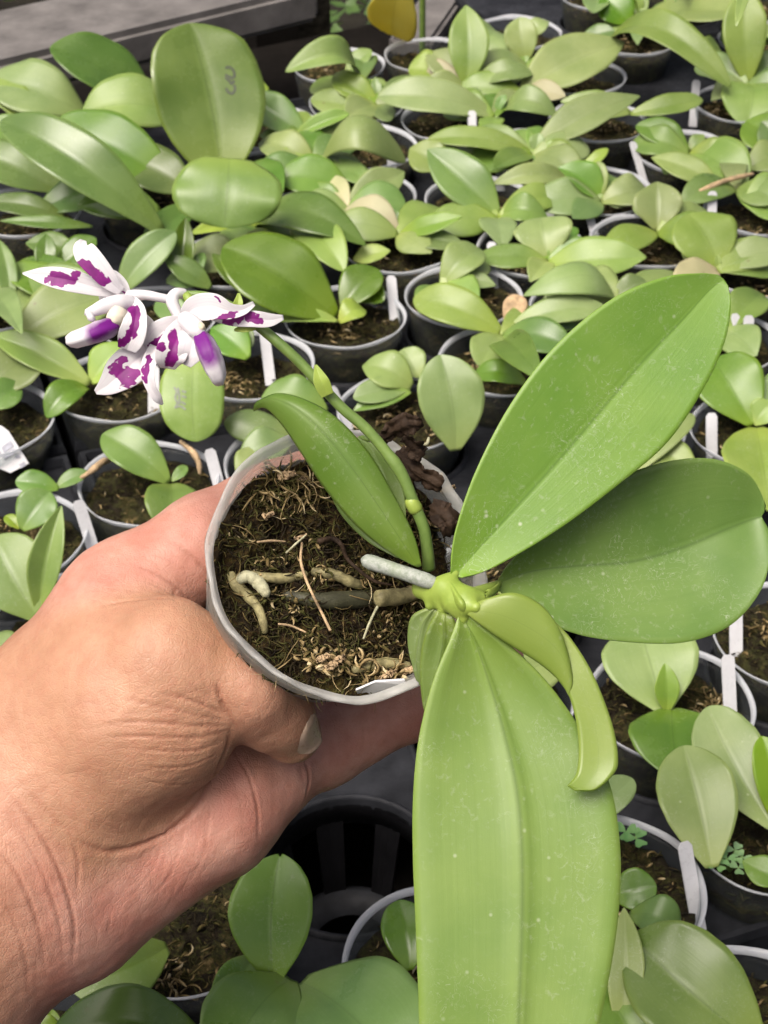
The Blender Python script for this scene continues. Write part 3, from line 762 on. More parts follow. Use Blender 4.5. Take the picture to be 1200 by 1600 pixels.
crumple('dead_leaf', [(522, 966), (530, 978), (538, 992)], [18, 30, 16], [.484, .483, .485], 24, 'dead', 'small purplish dead leaf lying on the moss')
for i, (x, y, w, s) in enumerate([(505, 1028, 16, 1), (518, 1040, 18, 2), (530, 1030, 15, 3), (600, 1058, 15, 4), (610, 1050, 14, 5), (640, 1047, 18, 6), (470, 840, 12, 7), (448, 742, 22, 8), (470, 748, 16, 9), (420, 805, 11, 10), (680, 745, 16, 12), (700, 765, 18, 13)]):
    q = S(x, y, 0.003); dq = depth_of(q)
    crumple('husk_flake', [(x-w*.6, y+w*.2), (x, y), (x+w*.6, y-w*.25)], [w*.4, w*.8, w*.3], [dq, dq-.001, dq], 40+s, 'husk')
# plant tag lying on the near rim
tp = [P(x, y, d) for x, y, d in ((556, 1079, .4715), (586, 1066, .4700), (632, 1063, .4690), (636, 1070, .4700), (628, 1082, .474), (598, 1086, .476), (560, 1086, .476))]
tn = nrm(np.cross(tp[2]-tp[0], tp[4]-tp[0])); tn = tn if np.dot(tn, -FW) > 0 else -tn
tv = [p for p in tp]+[p-tn*0.0007 for p in tp]; k_ = len(tp)
tf = [tuple(range(k_)), tuple(range(2*k_-1, k_-1, -1))]+[(i, i+k_, (i+1) % k_+k_, (i+1) % k_) for i in range(k_)]
held_link('plant_tag', mesh('held_tag', tv, tf, smooth=False), M['tag'], 'white plastic tag wedged at the near rim')

# ------------------------------------------------------------------ leaves, crown, spike
def hero(name, rows, mat, nu=12, n=56, thick=0.0013, bulge=0.03, wave=0.0, seed=0, label=None):
    L, m, Rr = blade_rows(rows, n); v, f, uv = sheet(L, m, Rr, nu, thick, bulge, wave, seed)
    return held_link(name, mesh('held_'+name, v, f, uv), M[mat], label)
hero('leaf', [(704, 896, 712, 900, 722, 902, .455, .456, .455), (712, 830, 738, 868, 772, 886, .455, .458, .457), (744, 735, 795, 805, 868, 830, .456, .460, .459),
    (800, 628, 866, 727, 960, 762, .458, .462, .461), (870, 538, 936, 645, 1042, 692, .460, .464, .464), (958, 466, 1006, 563, 1100, 606, .463, .467, .466),
    (1038, 433, 1066, 500, 1132, 536, .466, .469, .468), (1092, 427, 1107, 455, 1142, 480, .469, .471, .470), (1122, 429, 1131, 436, 1138, 447, .471, .4715, .471)], 'leaf_hero', 14, 70, bulge=0.02, wave=0.004, seed=3, label='long upright leaf pointing to the upper right')
hero('leaf', [(780, 903, 776, 912, 776, 921, .468, .468, .467), (812, 862, 832, 892, 830, 958, .468, .472, .466), (880, 800, 902, 884, 900, 990, .470, .476, .466),
    (960, 750, 985, 878, 985, 1003, .473, .480, .468), (1040, 722, 1065, 856, 1070, 1003, .476, .484, .470), (1112, 717, 1130, 829, 1140, 978, .480, .486, .474),
    (1166, 738, 1170, 813, 1187, 926, .483, .488, .478), (1190, 772, 1187, 808, 1204, 868, .486, .488, .483), (1194, 800, 1190, 807, 1201, 826, .487, .488, .487)], 'leaf_hero', 14, 64, bulge=0.03, wave=0.004, seed=5, label='broad notched leaf on the right')
hero('leaf', [(716, 962, 722, 962, 730, 960, .449, .450, .449), (702, 1000, 744, 1010, 790, 1002, .448, .452, .449), (674, 1070, 767, 1080, 852, 1062, .447, .453, .450),
    (653, 1160, 787, 1150, 908, 1140, .446, .451, .450), (645, 1250, 806, 1235, 952, 1222, .444, .4470, .447), (645, 1340, 814, 1325, 969, 1322, .442, .4432, .443),
    (649, 1440, 815, 1425, 967, 1424, .440, .4406, .440), (653, 1540, 812, 1525, 951, 1532, .438, .4382, .437), (660, 1640, 808, 1640, 925, 1640, .437, .4366, .435),
    (700, 1740, 805, 1745, 880, 1732, .437, .432, .436), (775, 1800, 800, 1808, 822, 1800, .437, .435, .437)], 'leaf_hero', 14, 80, bulge=0.02, wave=0.006, seed=8, label='largest leaf, hanging down past the bottom of the frame')
La, Ma, Ra = blade_rows([(730, 960, 737, 952, 744, 941, .447, .4462, .447), (778, 996, 790, 962, 797, 926, .4468, .4448, .4448), (833, 1030, 840, 988, 838, 940, .4468, .4446, .4454),
    (862, 1052, 868, 1012, 863, 966, .4466, .4446, .4460), (880, 1072, 884, 1040, 878, 1004, .4462, .4448, .4464), (892, 1092, 893, 1080, 892, 1066, .4458, .4455, .4460)], 50)
Lb, Mb, Rb = blade_rows([(838, 975, 850, 970, 858, 962, .4484, .4486, .4488), (868, 1030, 882, 1016, 894, 1000, .4474, .4475, .4474), (884, 1072, 906, 1066, 928, 1056, .4458, .4457, .4452),
    (899, 1122, 928, 1128, 957, 1132, .4443, .4441, .4433), (904, 1168, 935, 1180, 966, 1188, .4428, .4425, .4416), (901, 1206, 929, 1212, 957, 1212, .4412, .4409, .4402), (890, 1223, 909, 1230, 930, 1235, .4400, .4398, .4394), (886, 1228, 892, 1232, 898, 1236, .4394, .4393, .4391)], 56)
va, fa, ua = sheet(La, Ma, Ra, 12, 0.0010, 0.0, 0, 9, 2.0, 0.0); vb, fb, ub = sheet(Lb, Mb, Rb, 12, 0.0009, 0.0, 0, 10, 1.5, 0.0)
held_link('leaf', mesh('held_leaf', np.vstack([va, vb]), np.vstack([fa, fb+len(va)]), np.vstack([ua, ub])), M['leaf_new'], 'bright new leaf curled over on itself')
hero('leaf', [(648, 885, 653, 886, 659, 884, .456, .456, .456), (606, 862, 628, 846, 647, 836, .456, .453, .455), (557, 822, 590, 788, 614, 770, .455, .451, .454), (508, 765, 548, 728, 576, 706, .455, .450, .453),
    (470, 708, 502, 672, 526, 652, .455, .450, .453), (440, 664, 460, 637, 477, 624, .456, .452, .454), (414, 638, 424, 623, 434, 614, .458, .456, .457), (396, 643, 397, 633, 402, 626, .462, .460, .460)], 'leaf_hero', 10, 50, 0.0012, 0.05, 0.004, 11, 'narrow leaf lying over the moss to the upper left')
hero('leaf', [(620, 872, 626, 870, 632, 866, .461, .461, .461), (574, 846, 588, 832, 604, 815, .464, .463, .461), (534, 806, 548, 792, 566, 772, .466, .464, .462), (514, 766, 522, 757, 535, 745, .467, .465, .463), (506, 735, 509, 731, 514, 726, .467, .466, .465)], 'leaf_d', 8, 36, 0.0011, 0.03, 0, 12)
hero('leaf', [(622, 836, 628, 837, 634, 830, .464, .464, .463), (600, 792, 614, 782, 632, 775, .467, .466, .465), (582, 742, 600, 736, 617, 735, .470, .469, .467), (568, 702, 578, 696, 592, 700, .472, .471, .470), (557, 685, 560, 682, 565, 686, .473, .473, .472)], 'leaf_hero', 8, 36, 0.0011, 0.03, 0, 13)
hero('leaf', [(674, 946, 682, 946, 690, 948, .458, .458, .457), (643, 963, 662, 976, 690, 984, .460, .460, .458), (637, 1002, 655, 1022, 684, 1040, .462, .461, .459), (646, 1038, 658, 1052, 676, 1064, .463, .462, .461), (656, 1066, 661, 1070, 668, 1070, .464, .463, .463)], 'leaf_hero', 8, 34, 0.0011, 0.03, 0, 14)
hero('leaf', [(684, 952, 695, 957, 708, 962, .454, .454, .453), (666, 985, 692, 1002, 725, 1012, .455, .456, .455), (656, 1035, 682, 1062, 720, 1080, .457, .457, .457), (659, 1092, 682, 1122, 716, 1140, .458, .458, .458), (668, 1130, 686, 1160, 700, 1172, .459, .459, .459)], 'leaf_hero', 8, 34, 0.0011, 0.03, 0, 15)
# the crown: one smooth stem with the clasping leaf bases
CR = [((660, 920, .462), (698, 924, .457), 17, 22), ((698, 924, .456), (728, 940, .451), 23, 24), ((728, 940, .451), (748, 938, .452), 20, 15),
      ((694, 915, .456), (712, 896, .4565), 17, 6), ((738, 934, .454), (779, 912, .468), 16, 6), ((712, 944, .452), (724, 968, .450), 20, 7), ((728, 946, .449), (744, 949, .446), 15, 9),
      ((686, 934, .457), (692, 952, .455), 17, 8), ((674, 932, .459), (672, 946, .458), 14, 8)]
crp = [(K(*a), K(*b), rp(r1, a[2]), rp(r2, b[2])) for a, b, r1, r2 in CR]
def crown_f(X):
    d = None
    for a, b, r1, r2 in crp:
        e = cone_sdf(X, a, b, r1, r2); d = e if d is None else smin(d, e, 0.0017)
    return d
pts = np.array([q for c in crp for q in c[:2]])
cv, cf = surface_nets(crown_f, pts.min(0)-0.007, pts.max(0)+0.007, 0.0006)
crown = held_link('crown', mesh('held_crown', cam2w(cv), cf), M['stem_new'], 'yellow green crown where the leaves join')
hero('leaf_sheath', [(722, 966, 730, 962, 738, 956, .4490, .4478, .4488), (706, 956, 722, 944, 740, 938, .4520, .4448, .4520), (694, 938, 712, 926, 728, 918, .4560, .4478, .4560), (688, 918, 702, 910, 716, 902, .4580, .4522, .4580), (690, 908, 699, 904, 708, 899, .4580, .4545, .4580)], 'stem_new', 8, 30, 0.0008, 0.0, 0, 61)
hero('leaf_sheath', [(742, 952, 752, 944, 760, 932, .4505, .4485, .4530), (744, 944, 756, 934, 764, 922, .4530, .4500, .4560), (756, 934, 766, 926, 772, 916, .458, .456, .461), (772, 922, 777, 916, 780, 908, .466, .465, .4665)], 'stem_new', 8, 30, 0.0008, 0.0, 0, 62)
SP = [(670, 888, .466), (668, 862, .463), (662, 825, .460), (648, 790, .458), (628, 742, .456), (602, 705, .455), (570, 668, .454), (535, 638, .453), (505, 606, .452), (470, 568, .451), (440, 540, .450), (412, 516, .450), (385, 494, .450), (352, 474, .450), (320, 462, .450), (292, 460, .450)]
spc = crom(np.array([P(*p) for p in SP]), 90)
spr = np.interp(np.linspace(0, 1, 90), [0, .1, .25, .30, .33, .5, .75, .85, 1], [rp(r, .455) for r in (10.5, 9.5, 9.5, 11, 9, 8.5, 8.5, 7.5, 6)])
v, f = tube(spc, spr, 14)
spike = held_link('flower_spike', mesh('flower_spike', v, f), M['stem'], 'arching green flower spike')
# collar and bracts on the spike
def petal(name, mids, widths, mat='petal', cup=0.12, marks=(), warm=0.0, cream=0.0, parent=None, thick=0.00045, n=44, nu=12, tilt=0.0, seed=0, wave=0.03):
    r = crom(np.array(mids, float), n); w = crom(np.array(widths, float)[:, None], n)[:, 0]; w = np.maximum(w, 1.5)
    tg = np.gradient(r[:, :2], axis=0); tg /= np.linalg.norm(tg, axis=1)[:, None]+1e-9
    nx = np.stack([-tg[:, 1], tg[:, 0]], 1)
    mm = np.array([P(a, b, d) for a, b, d in r])
    Lx = r[:, :2]-nx*w[:, None]/2; Rx = r[:, :2]+nx*w[:, None]/2; dd = rp(1, .45)*w
    L = np.array([P(a, b, d-cup*e-tilt*e) for (a, b), d, e in zip(Lx, r[:, 2], dd)]); Rr = np.array([P(a, b, d-cup*e+tilt*e) for (a, b), d, e in zip(Rx, r[:, 2], dd)])
    v, f, uv = sheet(L, mm, Rr, nu, thick, 0.05, wave, seed)
    mk = np.zeros(len(v))
    if marks:
        q = np.array([pix(p) for p in v])
        q = q+np.array([[6*mnoise.noise(Vector((x/9, y/9, seed)))+2.5*mnoise.noise(Vector((x/3.5, y/3.5, 8))), 6*mnoise.noise(Vector((x/9, y/9, seed+40)))+2.5*mnoise.noise(Vector((x/3.5, y/3.5, 18)))] for x, y in q])
        for x1, y1, x2, y2, rad in marks:
            a = np.array([x1, y1], float); b = np.array([x2, y2], float); ab = b-a
            t = np.clip(((q-a)@ab)/max(1e-9, ab@ab), 0, 1); d = np.linalg.norm(q-a-t[:, None]*ab, axis=1)
            mk = np.maximum(mk, np.clip(1-(d-rad*0.75)/(rad*1.0), 0, 1))
    o = bpy.data.objects.new(name, mesh(name, v, f, uv, {'mark': mk, 'warm': np.full(len(v), warm), 'cream': np.full(len(v), cream)}))
    o.data.materials.append(M[mat]); col.objects.link(o); o.parent = parent
    return o
def under(parent_pt_obj, o):
    o.parent = parent_pt_obj; return o
petal('bract', [(512, 618, .4490), (502, 596, .4475), (493, 570, .448)], [20, 24, 4], 'stem_new', 0.2, parent=spike)
petal('bract', [(366, 492, .447), (372, 474, .446), (373, 458, .447)], [12, 15, 4], 'stem_new', 0.2, parent=spike)
petal('bract', [(398, 508, .447), (384, 512, .446), (366, 516, .447)], [14, 14, 4], 'stem_new', 0.2, parent=spike)
v, f = tube(crom(np.array([P(290, 460, .449), P(296, 468, .448), P(300, 474, .448)]), 8), [rp(r, .45) for r in (5, 7, 8, 8, 7.5, 6, 5, 3)], 10)
sub('bud', mesh('bud', v, f), M['stem_new'], spike)
ring = crom(np.array([P(652, 800, .4585), P(645, 788, .4578), P(641, 779, .4575)]), 8)
v, f = tube(ring, [rp(r, .458) for r in (9, 11.5, 12, 11.8, 11.6, 11.2, 10.6, 9)], 14)
sub('node', mesh('spike_node', v, f), M['stem_new'], spike)
def ptube(name, pts, rad, parent, marks=(), warm=0.0, cream=0.0, n=30, squash=1.0):
    c = crom(np.array([P(*p) for p in pts]), n); rr = np.interp(np.linspace(0, 1, n), np.linspace(0, 1, len(rad)), [rp(x, .45) for x in rad])
    v, f = tube(c, rr, 20); v = [np.array(p) for p in v]
    if name == 'lip':
        for i in range(n):
            for j in range(20): v[i*20+j] = c[i]+(v[i*20+j]-c[i])*(1+0.10*math.cos(j*math.pi/2+0.6)+0.05*mnoise.noise(Vector((j*.9, i*.35, 3))))
    q = np.array([pix(p) for p in v]); mk = np.zeros(len(v))
    for x1, y1, x2, y2, r_ in marks:
        a = np.array([x1, y1], float); b = np.array([x2, y2], float); ab = b-a
        t = np.clip(((q-a)@ab)/max(1e-9, ab@ab), 0, 1); d = np.linalg.norm(q-a-t[:, None]*ab, axis=1); mk = np.maximum(mk, np.clip(1-(d-r_*0.45)/(r_*1.15), 0, 1))
    o = bpy.data.objects.new(name, mesh(name, v, f, None, {'mark': mk, 'warm': np.full(len(v), warm), 'cream': np.full(len(v), cream)}))
    o.data.materials.append(M['petal']); col.objects.link(o); o.parent = parent; return o
D = .448
f1o = ptube('flower', [(272, 470, .450), (250, 465, D), (225, 461, D), (200, 464, D)], [7, 7, 8, 11], held)
f1o.matrix_parent_inverse = Matrix.Translation(held.location).inverted(); f1o['label'] = 'left flower, with one sepal pointing far left and another straight up'
A = dict(parent=f1o)
petal('sepal', [(198, 466, D), (170, 455, .447), (140, 446, .446), (105, 437, .445), (70, 431, .446), (35, 427, .447)], [8, 20, 30, 36, 28, 3], cup=0.06, marks=[(74, 438, 112, 440, 4.5), (82, 428, 112, 436, 4.5), (98, 444, 122, 428, 4), (116, 430, 121, 428, 4)], **A)
petal('sepal', [(190, 456, .446), (172, 440, .444), (153, 418, .443), (134, 396, .443), (127, 386, .444), (130, 375, .446)], [14, 28, 36, 38, 26, 10], cup=0.1, marks=[(128, 412, 146, 424, 6), (140, 420, 164, 440, 6.5), (133, 428, 136, 430, 3)], **A)
petal('petal', [(200, 464, .449), (188, 448, .450), (176, 432, .451), (168, 424, .452)], [14, 26, 22, 8], cup=0.1, marks=[(168, 428, 170, 430, 2.5), (186, 455, 196, 460, 2.5)], **A)
petal('petal', [(196, 468, .450), (182, 472, .452), (165, 466, .453), (156, 456, .454)], [10, 18, 20, 6], cup=0.05, marks=[(166, 462, 178, 462, 3)], **A)
petal('sepal', [(203, 466, .446), (212, 484, .442), (210, 508, .440), (204, 530, .441), (198, 547, .443)], [16, 30, 40, 42, 30], cup=0.14, marks=[(211, 484, 213, 500, 6), (212, 502, 205, 522, 6), (204, 520, 190, 538, 5.5), (202, 474, 203, 484, 2.6)], seed=4, wave=0.02, **A)
petal('petal', [(214, 490, .450), (226, 508, .451), (234, 526, .452), (232, 542, .453)], [18, 30, 34, 16], cup=0.05, **A)
ptube('column', [(204, 474, .446), (186, 474, .443), (165, 478, .441), (148, 485, .440), (136, 490, .440)], [13, 14, 12, 9, 7], f1o)
ptube('column', [(186, 486, .442), (182, 498, .441), (184, 506, .441)], [15, 16, 12], f1o, cream=0.45)
ptube('column', [(138, 487, .439), (142, 496, .439), (146, 500, .440)], [5, 6, 4], f1o)
ptube('lip', [(182, 506, .443), (170, 512, .440), (152, 518, .438), (134, 525, .437), (118, 530, .437), (108, 533, .438)], [9, 15, 16, 14, 13, 9], f1o, marks=[(182, 502, 150, 520, 15)], warm=0.75)
f2o = ptube('flower', [(288, 459, .451), (275, 459, .449), (269, 470, .448), (276, 488, .448), (284, 506, .448)], [8, 9, 10, 9, 8], held)
f2o.matrix_parent_inverse = Matrix.Translation(held.location).inverted(); f2o['label'] = 'right flower, with two sepals reaching right across the spike'
A = dict(parent=f2o)
petal('sepal', [(286, 494, .446), (305, 482, .443), (332, 479, .441), (358, 486, .441), (380, 484, .442), (397, 474, .444)], [18, 40, 42, 26, 16, 8], cup=0.14, marks=[(322, 508, 348, 498, 3), (346, 497, 366, 490, 4), (340, 466, 346, 470, 2)], seed=2, wave=0.03, **A)
petal('sepal', [(330, 492, .447), (360, 498, .445), (392, 498, .444), (420, 500, .445), (443, 496, .447)], [16, 22, 26, 22, 8], cup=0.05, marks=[(354, 502, 374, 496, 6.5), (386, 490, 392, 498, 6), (392, 498, 404, 501, 5)], **A)
petal('sepal', [(292, 500, .445), (280, 522, .441), (270, 545, .439), (264, 562, .440), (262, 576, .443)], [24, 42, 50, 46, 24], cup=0.12, marks=[(270, 522, 272, 548, 6), (274, 546, 266, 564, 7), (247, 542, 252, 544, 4.5)], **A)
petal('petal', [(300, 502, .443), (302, 524, .439), (298, 548, .438), (288, 570, .440)], [18, 34, 42, 22], cup=0.14, **A)
petal('petal', [(284, 500, .447), (262, 512, .445), (244, 528, .445), (236, 546, .447)], [16, 36, 42, 22], cup=0.1, marks=[(274, 508, 254, 530, 3.4), (252, 530, 236, 544, 5)], **A)
petal('sepal', [(238, 540, .448), (216, 560, .446), (190, 582, .445), (168, 602, .446), (149, 613, .448)], [30, 58, 58, 34, 8], cup=0.06, marks=[(176, 580, 192, 562, 5.5), (186, 578, 212, 584, 6.5), (192, 598, 206, 596, 5.5), (192, 584, 194, 598, 5)], **A)
petal('sepal', [(242, 540, .445), (234, 562, .443), (230, 584, .442), (236, 606, .442), (246, 622, .443), (254, 632, .445)], [16, 22, 20, 16, 14, 4], cup=0.3, marks=[(233, 558, 228, 584, 3.4), (226, 580, 228, 598, 3)], tilt=0.2, **A)
ptube('column', [(288, 498, .443), (298, 506, .440), (308, 516, .438), (314, 526, .438)], [12, 15, 14, 10], f2o)
ptube('column', [(306, 510, .438), (314, 512, .437), (318, 514, .437)], [8, 8, 5], f2o, cream=0.6)
ptube('lip', [(312, 520, .440), (318, 534, .437), (326, 552, .435), (334, 572, .435), (340, 588, .436), (343, 597, .438)], [9, 15, 17, 16, 13, 8], f2o, marks=[(312, 524, 326, 556, 16)], warm=0.75)
# ================================================================== the bench: trays, pots, young orchids
ROW = R_(20)                                        # the rows of trays run 20 degrees off the view
U2 = np.array([math.cos(ROW), math.sin(ROW), 0]); V2_ = np.array([-math.sin(ROW), math.cos(ROW), 0])
PR, PB, PH = 0.0405, 0.029, 0.074
prof = [(0.0, -PH), (PB*0.95, -PH), (PB, -PH+0.002)]
for i in range(1, 11):
    prof.append((PB+(PR-PB)*i/10 + (0.0005 if i in (7, 9) else 0), -PH+0.002+(PH-0.006)*i/10))
inner = [(r-0.0009, z+0.0006) for r, z in prof[::-1]]
v, f = lathe(prof+inner, 48); pot_me = mesh('pot', v, f)
rim_me = []
for s_ in range(3):
    rg = random.Random(s_); p4 = [rg.uniform(0, 6.28) for _ in range(4)]
    wob = lambda a, i: ((0.0006*math.sin(3*a+p4[0])+0.0004*math.sin(7*a+p4[1])) if i in (2, 3) else 0, 0.0004*math.sin(2*a+p4[2])+0.0003*math.sin(5*a+p4[3]))
    v, f = lathe([(PR-0.0002, -0.0024), (PR+0.0003, -0.0012), (PR+0.0014, 0.0004), (PR+0.0009, 0.0009), (PR-0.0005, -0.0008), (PR-0.0009, -0.0024)], 64, wob)
    rim_me.append(mesh('pot_rim', v, f))
moss_me = []; strand_me = []; husk_me = []
for s_ in range(5):
    rg = random.Random(100+s_); off = rg.uniform(0, 50); mz = -0.011-0.003*(s_ % 3)
    def mh(x, y): return mz+0.0045*mnoise.noise(Vector((x*75+off, y*75, 1)))+0.003*mnoise.noise(Vector((x*220+off, y*220, 4)))+0.0015*mnoise.noise(Vector((x*600+off, y*600, 7)))
    nr, na = 18, 44; vv = [(0, 0, mh(0, 0))]; ff = []
    for i in range(1, nr+1):
        for j in range(na):
            a = 2*math.pi*j/na; r = (PR-0.0026)*i/nr; vv.append((r*math.cos(a), r*math.sin(a), mh(r*math.cos(a), r*math.sin(a))))
    for j in range(na): ff.append((0, 1+j, 1+(j+1) % na))
    for i in range(nr-1):
        for j in range(na):
            a, b = 1+i*na+j, 1+i*na+(j+1) % na; ff.append((a, a+na, b+na, b))
    b0 = 1+(nr-1)*na
    for k_ in range(1, 4):
        for j in range(na):
            a = 2*math.pi*j/na; z = mz-0.004-(PH+mz-0.007)*k_/3; r = PB+(PR-PB)*((z+PH)/PH)-0.0022; vv.append((r*math.cos(a), r*math.sin(a), z))
        for j in range(na):
            a, b = b0+(k_-1)*na+j, b0+(k_-1)*na+(j+1) % na; ff.append((a, a+na, b+na, b))
    moss_me.append(mesh('moss', vv, ff))
    def pl(rg2):
        a = rg2.uniform(0, 6.28); r = (PR-0.005)*math.sqrt(rg2.random()); return (r*math.cos(a), r*math.sin(a), mh(r*math.cos(a), r*math.sin(a)))
    a1 = strands(620, pl, (0, 0, 1), 200+s_, (0.002, 0.007), (0.0002, 0.0006), (0.0, 0.72), 0.0015, 0.4)
    cx_, cy_ = rg.uniform(-.02, .02), rg.uniform(-.02, .02)
    def pl2(rg2):
        a = rg2.uniform(0, 6.28); r = 0.011*math.sqrt(rg2.random()); x, y = cx_+r*math.cos(a), cy_+r*math.sin(a); return (x, y, mh(x, y)+0.001)
    a2 = strands(46, pl2, (0, 0, 1), 300+s_, (0.003, 0.010), (0.0003, 0.0010), (0.5, 1.0), 0.004, 0.7)
    a3 = strands(26, pl, (0, 0, 1), 400+s_, (0.003, 0.008), (0.0003, 0.0010), (0.5, 1.0), 0.003, 0.6)
    V_ = []; F_ = []; T_ = []
    for v_, f_, t_ in (a1, a2, a3):
        o = len(V_); V_ += v_; F_ += [tuple(i+o for i in q) for q in f_]; T_ += t_
    strand_me.append(mesh('moss_strands', V_, F_, None, {'tone': T_}))
# plastic tag: a thin pointed strip, standing; its own frame has z up
def tag_mesh():
    w, h, t = 0.0065, 0.030, 0.0007; pts = [(-w, -0.025), (w, -0.025), (w, h-0.003), (w-0.003, h), (-w+0.003, h), (-w, h-0.003)]
    vv = [(x, -t/2, z) for x, z in pts]+[(x, t/2, z) for x, z in pts]; k_ = len(pts)
    return mesh('plant_tag', vv, [tuple(range(k_)), tuple(range(2*k_-1, k_-1, -1))]+[(i, i+k_, (i+1) % k_+k_, (i+1) % k_) for i in range(k_)], smooth=False)
tag_me = tag_mesh()

WP = [(0, .16), (.08, .34), (.2, .62), (.36, .88), (.52, 1.0), (.68, .98), (.82, .80), (.92, .54), (.98, .24), (1, .04)]
WP2 = [(0, .16), (.08, .36), (.2, .66), (.36, .92), (.5, 1.0), (.64, .92), (.78, .70), (.9, .38), (.97, .14), (1, .02)]
WP3 = [(0, .42), (.08, .60), (.2, .80), (.36, .96), (.52, 1.0), (.68, .97), (.82, .84), (.92, .60), (.98, .28), (1, .04)]
wx = np.array([p[0] for p in WP]); wy = np.array([p[1] for p in WP]); wy2 = np.interp(wx, [p[0] for p in WP2], [p[1] for p in WP2]); wy3 = np.array([p[1] for p in WP3])
def leaf_geo(b3, t3, wpx, arch=0.08, fold=0.2, roll=0.0, droop=0.0, pointed=False, notch=False, seed=0, n=30, nu=6, wave=0.035, facing=0.45, ob=False):
    """a leaf from its base to its tip: arching midrib, blade folded along it"""
    b3 = np.asarray(b3); t3 = np.asarray(t3); ax = t3-b3; Ln = np.linalg.norm(ax); a = ax/Ln
    zc = np.array([0, 0, 1.0]); nz = zc-np.dot(zc, a)*a
    mid3 = (b3+t3)/2; v = nrm(C0-mid3); nv = v-np.dot(v, a)*a
    rl = random.Random(seed*7+1); pointed = pointed or (not ob and not notch and wpx < 90 and rl.random() < 0.45); nn = nrm(nrm(nz)*np.linalg.norm(nz)*(1-facing)+nv*facing) if np.linalg.norm(nz)+np.linalg.norm(nv) > 1e-6 else zc
    s = np.cross(a, nn); 
    if roll: s, nn = s*math.cos(roll)+nn*math.sin(roll), nn*math.cos(roll)-s*math.sin(roll)
    perp = s-np.dot(s, v)*v
    w = wpx*depth_of(mid3)/F/max(0.55, np.linalg.norm(perp))
    t = 1-(1-np.linspace(0, 1, n))**1.35
    wd = np.interp(t, wx, wy2 if pointed else (wy3 if ob else wy))
    # smooth the outline
    for _ in range(2): wd[1:-1] = (wd[:-2]+2*wd[1:-1]+wd[2:])/4
    Mi = b3+ax*t[:, None]+nn*(arch*Ln*4*(t*(1-t)))[:, None]-nn*(droop*Ln*t**3)[:, None]+nn*(droop*Ln*t)[:, None]
    cv_ = rl.uniform(-.05, .05); Mi = Mi+s*(cv_*Ln*4*t*(1-t))[:, None]
    tw_ = rl.uniform(-.25, .25); s0_, n0_ = s, nn
    s = s0_*np.cos(tw_*t)[:, None]+n0_*np.sin(tw_*t)[:, None]; nn = n0_*np.cos(tw_*t)[:, None]-s0_*np.sin(tw_*t)[:, None]
    half = (wd*w/2)[:, None]
    up = nn*fold
    L = Mi-s*half+up*half; Rr = Mi+s*half+up*half
    if notch:
        Mi[-4:] -= a*Ln*np.array([0.0, 0.006, 0.016, 0.03])[:, None]
    return sheet(L, Mi, Rr, nu, 0.0008, 0.02, wave, seed, 1.12)
def elev_tip(b3, tx, ty, e):
    """the point on the ray of a pixel that stands e degrees up (or down) from the leaf base"""
    tt = math.tan(R_(e)); lo_, hi_ = max(-0.02, b3[2]-0.10), b3[2]+0.30
    f_ = lambda z: (z-b3[2])-tt*np.linalg.norm((G(tx, ty, z)-b3)[:2])
    zs = np.linspace(lo_, hi_, 400)
    for z in zs:
        if f_(z) >= 0: hi_ = z; lo_ = z-(zs[1]-zs[0]); break
    for _ in range(30):
        m = (lo_+hi_)/2
        if f_(m) < 0: lo_ = m
        else: hi_ = m
    return G(tx, ty, (lo_+hi_)/2)
MATK = {'p': 'leaf_p', 'm': 'leaf_m', 'd': 'leaf_d', 'b': 'leaf_b', 't': 'leaf_t', 'y': 'leaf_y', 'h': 'leaf_hero'}
GRP = 'young orchids potted in clear cups on the bench'
